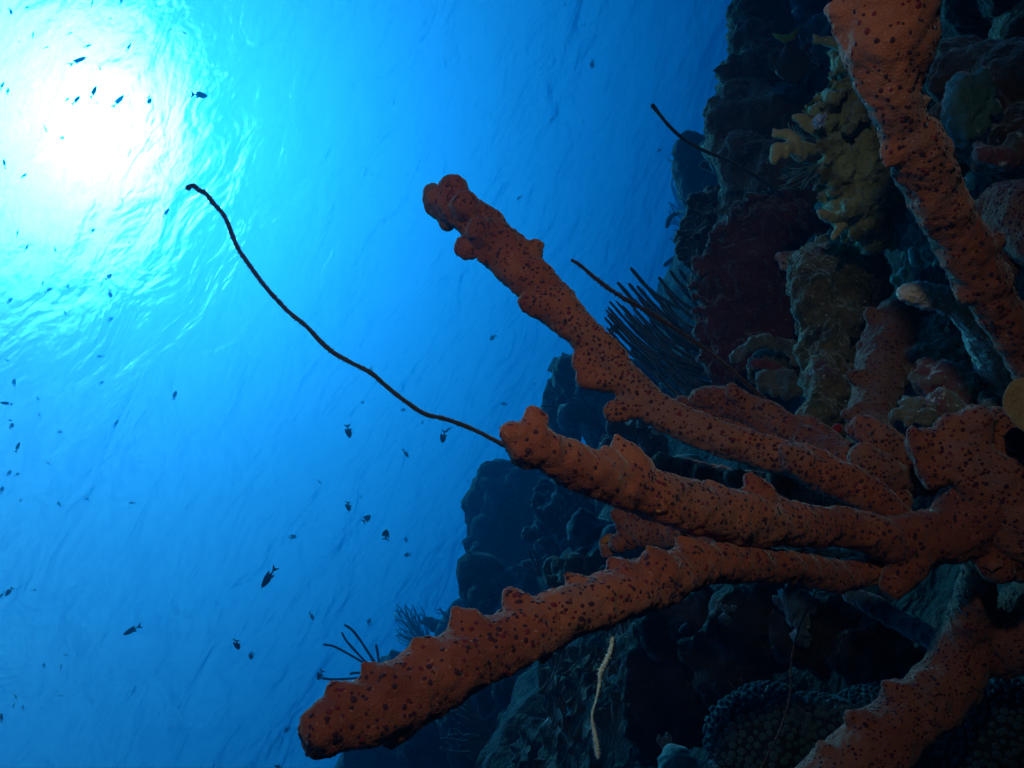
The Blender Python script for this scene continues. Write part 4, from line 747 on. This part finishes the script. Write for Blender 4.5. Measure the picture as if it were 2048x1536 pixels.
FISH = [(22,22,20,-60,'b'),(53,15,11,60,'c'),(184,7,14,70,'s'),(242,3,15,60,'c'),(220,37,9,60,'c'),(340,60,10,40,'s'),(367,64,17,-35,'b'),(66,70,16,50,'s'),(38,84,8,30,'s'),(140,67,12,25,'s'),(92,95,12,50,'s'),(175,92,18,15,'s'),(257,95,20,55,'s'),(297,105,9,-45,'s'),(155,122,38,42,'s'),(200,137,10,-60,'c'),(152,201,27,28,'s'),(187,185,30,48,'s'),(192,203,16,-40,'s'),(236,203,34,52,'s'),(299,200,24,-80,'c'),(134,199,12,20,'c'),(398,190,31,0,'c'),(90,256,18,-70,'s'),(124,276,14,0,'c'),(4,172,20,75,'s'),(16,183,14,75,'c'),(9,328,22,85,'s'),(48,352,16,75,'c'),(245,400,13,-55,'s'),(332,426,24,60,'s'),(185,462,18,40,'s'),(35,467,16,80,'s'),(53,496,18,85,'s'),(258,485,10,-30,'c'),(17,508,13,-40,'s'),(110,498,13,-60,'c'),(120,507,9,-50,'s'),(217,554,18,35,'c'),(86,567,14,50,'s'),(136,574,13,80,'c'),(97,580,18,35,'s'),(20,601,15,40,'c'),(130,624,14,-85,'c'),(221,587,18,265,'c'),(221,639,15,20,'c'),(14,721,8,-30,'c'),(201,713,15,180,'s'),(28,766,18,70,'c'),(203,766,11,45,'c'),(350,791,20,85,'c'),(75,797,12,-40,'s'),(13,807,22,170,'s'),(79,829,11,-60,'c'),(20,841,9,0,'c'),(23,852,18,30,'c'),(118,864,11,0,'c'),(232,847,17,50,'s'),(35,895,22,75,'s'),(96,925,15,-75,'b'),(18,946,15,30,'c'),(34,949,11,30,'c'),(102,962,9,-50,'c'),(4,980,17,60,'c'),(40,1000,13,-20,'b'),(118,1009,15,85,'c'),(174,998,11,-40,'s'),(265,1006,14,165,'s'),
 (725,805,11,5,'c'),(697,862,28,-75,'c'),(742,738,15,265,'s'),(639,963,12,-45,'b'),(723,995,12,130,'s'),(697,1012,24,268,'c'),(733,1038,22,40,'p'),(585,1074,16,0,'p'),(772,1070,26,85,'p'),(812,1080,14,75,'p'),(815,1110,16,180,'c'),(845,845,11,260,'s'),(887,873,26,262,'c'),(898,858,16,215,'s'),(812,906,20,-62,'b'),(806,820,13,0,'c'),(538,1154,48,237,'s'),(265,1260,36,205,'s'),(474,1289,28,265,'c'),(503,1311,22,250,'c'),(624,1232,20,-60,'b'),(738,1244,15,75,'p'),(640,1350,24,240,'c'),(575,1459,16,210,'c'),(557,1534,22,180,'s'),(18,1183,20,240,'c'),(4,1190,17,240,'s'),(69,1180,8,0,'c'),(131,1310,9,0,'s'),(88,1331,12,85,'c'),(122,1335,14,85,'s'),(122,1392,8,0,'s'),(32,1395,17,85,'s'),(27,1412,11,85,'s'),(46,1416,13,85,'s'),(3,1436,22,85,'s'),(986,675,17,222,'c'),(1039,395,15,220,'s'),(1009,808,15,180,'c'),(1185,128,17,262,'c'),(1070,768,10,185,'s'),(1320,300,16,210,'s'),(1339,320,14,-50,'s'),(1350,353,13,60,'c'),(948,1108,14,180,'c'),(930,1030,9,5,'s'),(937,962,9,20,'s')]
def region(x, y):
    if math.hypot(x - 150, y - 225) < 150: return 'against the sun glare'
    if y < 130 and x < 420: return 'above the sun glare'
    if 860 < x < 1120 and y < 380: return 'above the tallest orange finger'
    if x < 90 and y < 660: return 'by the edge just below the sun'
    if x < 480 and y < 520: return 'between the sun and curled whip tip'
    if x < 480 and y < 660: return 'in the group below the sun'
    if x < 60 and y < 900: return 'hugging the left edge at mid-height'
    if x < 480 and y < 900: return 'in bright water left of the whip'
    if x < 60 and y < 1010: return 'hugging the edge below mid-height'
    if x < 480 and y < 1010: return 'in paler water below mid-height'
    if x < 160: return 'low in the bottom left water'
    if x < 560: return 'in open water left of the lower finger'
    if x < 680: return 'near the lower orange finger tip'
    if x < 920 and y < 915: return 'close to the base of the long whip'
    if x < 920: return 'between the middle and lower orange fingers'
    if x > 1250: return 'below the short black whip'
    if y < 900: return 'above the middle orange finger'
    return 'left of the big knobbly coral head'
groups = {}
for q in FISH: groups.setdefault(region(q[0], q[1]), []).append(q)
ORD = ['topmost', 'second', 'third', 'fourth', 'fifth', 'sixth', 'seventh', 'eighth', 'ninth', 'tenth', 'eleventh', 'twelfth', 'thirteenth', 'fourteenth', 'fifteenth', 'sixteenth', 'seventeenth', 'eighteenth', 'nineteenth', 'twentieth']
KIND = dict(c='dark deep-bodied fish', s='slim dark fish', b='dark bent fish', p='pale-tailed fish', a='fish')
def add_fish(x, y, ln, ang, k, label, group, size=.085, d=None, yaw=None):
    if k == 'c' and ln < 29: k = rng.choice(['c', 'd', 'e'])
    ang = ang + rng.uniform(-9, 9) if ln < 29 else ang
    d = d or min(9.5, F * size / ln); sc_ = ln * D(d) / F
    h = dirpx(ang, rng.uniform(-.7, .7) if yaw is None else yaw); sc_ *= 1.04
    u_ = np.array((0, 0, 1.0)); z = u_ - u_.dot(h) * h + .35 * dirpx(ang + 90) * (1 if math.cos(math.radians(ang)) > 0 else -1); z -= z.dot(h) * h; z /= np.linalg.norm(z)
    # show the flank: keep the fish's back roughly in the picture plane
    z = z - .75 * z.dot(CZ) * CZ; z -= z.dot(h) * h; z /= np.linalg.norm(z); y_ = np.cross(z, h)
    o = bpy.data.objects.new('fish', FM[k]); mt = Matrix((h, y_, z)).transposed().to_4x4(); mt.translation = P(x, y, d)
    o.matrix_world = mt @ Matrix.Scale(sc_, 4); C.objects.link(o); tag(o, label, 'fish', group); return o
for reg, lst in groups.items():
    lst.sort(key=lambda q: q[1])
    for i, q in enumerate(lst):
        pos = '' if len(lst) == 1 else (', ' + ('topmost' if i == 0 else 'lowest' if i == len(lst) - 1 else ORD[i] + ' from top') + ' there')
        size_ = 'tiny ' if q[2] < 12 else 'larger ' if q[2] > 26 else 'small '
        add_fish(*q, size_ + KIND[q[4]] + ' ' + reg + pos, 'small fish scattered through the open water', size=.085 if q[2] < 34 else .13)
g = np.random.default_rng(12)
for i in range(52):
    x, y = g.uniform(770, 1190), g.uniform(8, 500)
    if 830 < x < 1090 and y > 330: x = g.uniform(720, 830)
    add_fish(x, y, g.uniform(5, 8.5), g.choice([80, 60, 120, 260, -60]), 's', 'faint far-off fish speck in blue water around the tallest orange finger', 'faint fish specks far off')
add_fish(1582, 112, 108, -83, 'a', 'brown oval fish with a yellow tail, nose down, hovering right of the craggy pillar', None, d=2.15, yaw=.1)
add_fish(1228, 660, 30, 60, 'c', 'black fish hovering at the left tips of the sea rod bush', None, d=2.7)

# ------------------------------------------------------------------ haze: the water between things
m, t = nmat('haze'); out = t.nodes.new('ShaderNodeOutputMaterial'); pv = t.nodes.new('ShaderNodeVolumePrincipled')
pv.inputs['Density'].default_value = .103; pv.inputs['Color'].default_value = (0, .132, .335, 1)
pv.inputs['Absorption Color'].default_value = (.018, .44, .974, 1); pv.inputs['Anisotropy'].default_value = .73
t.links.new(pv.outputs[0], out.inputs['Volume'])
bm = bmesh.new(); bmesh.ops.create_cube(bm, size=1); me = bpy.data.meshes.new('haze'); bm.to_mesh(me); bm.free()
me.materials.append(m); o = bpy.data.objects.new('haze', me); C.objects.link(o)
o.scale = (1100, 1100, H + 150); o.location = (0, 0, (H - 150) / 2); o['kind'] = 'stuff'
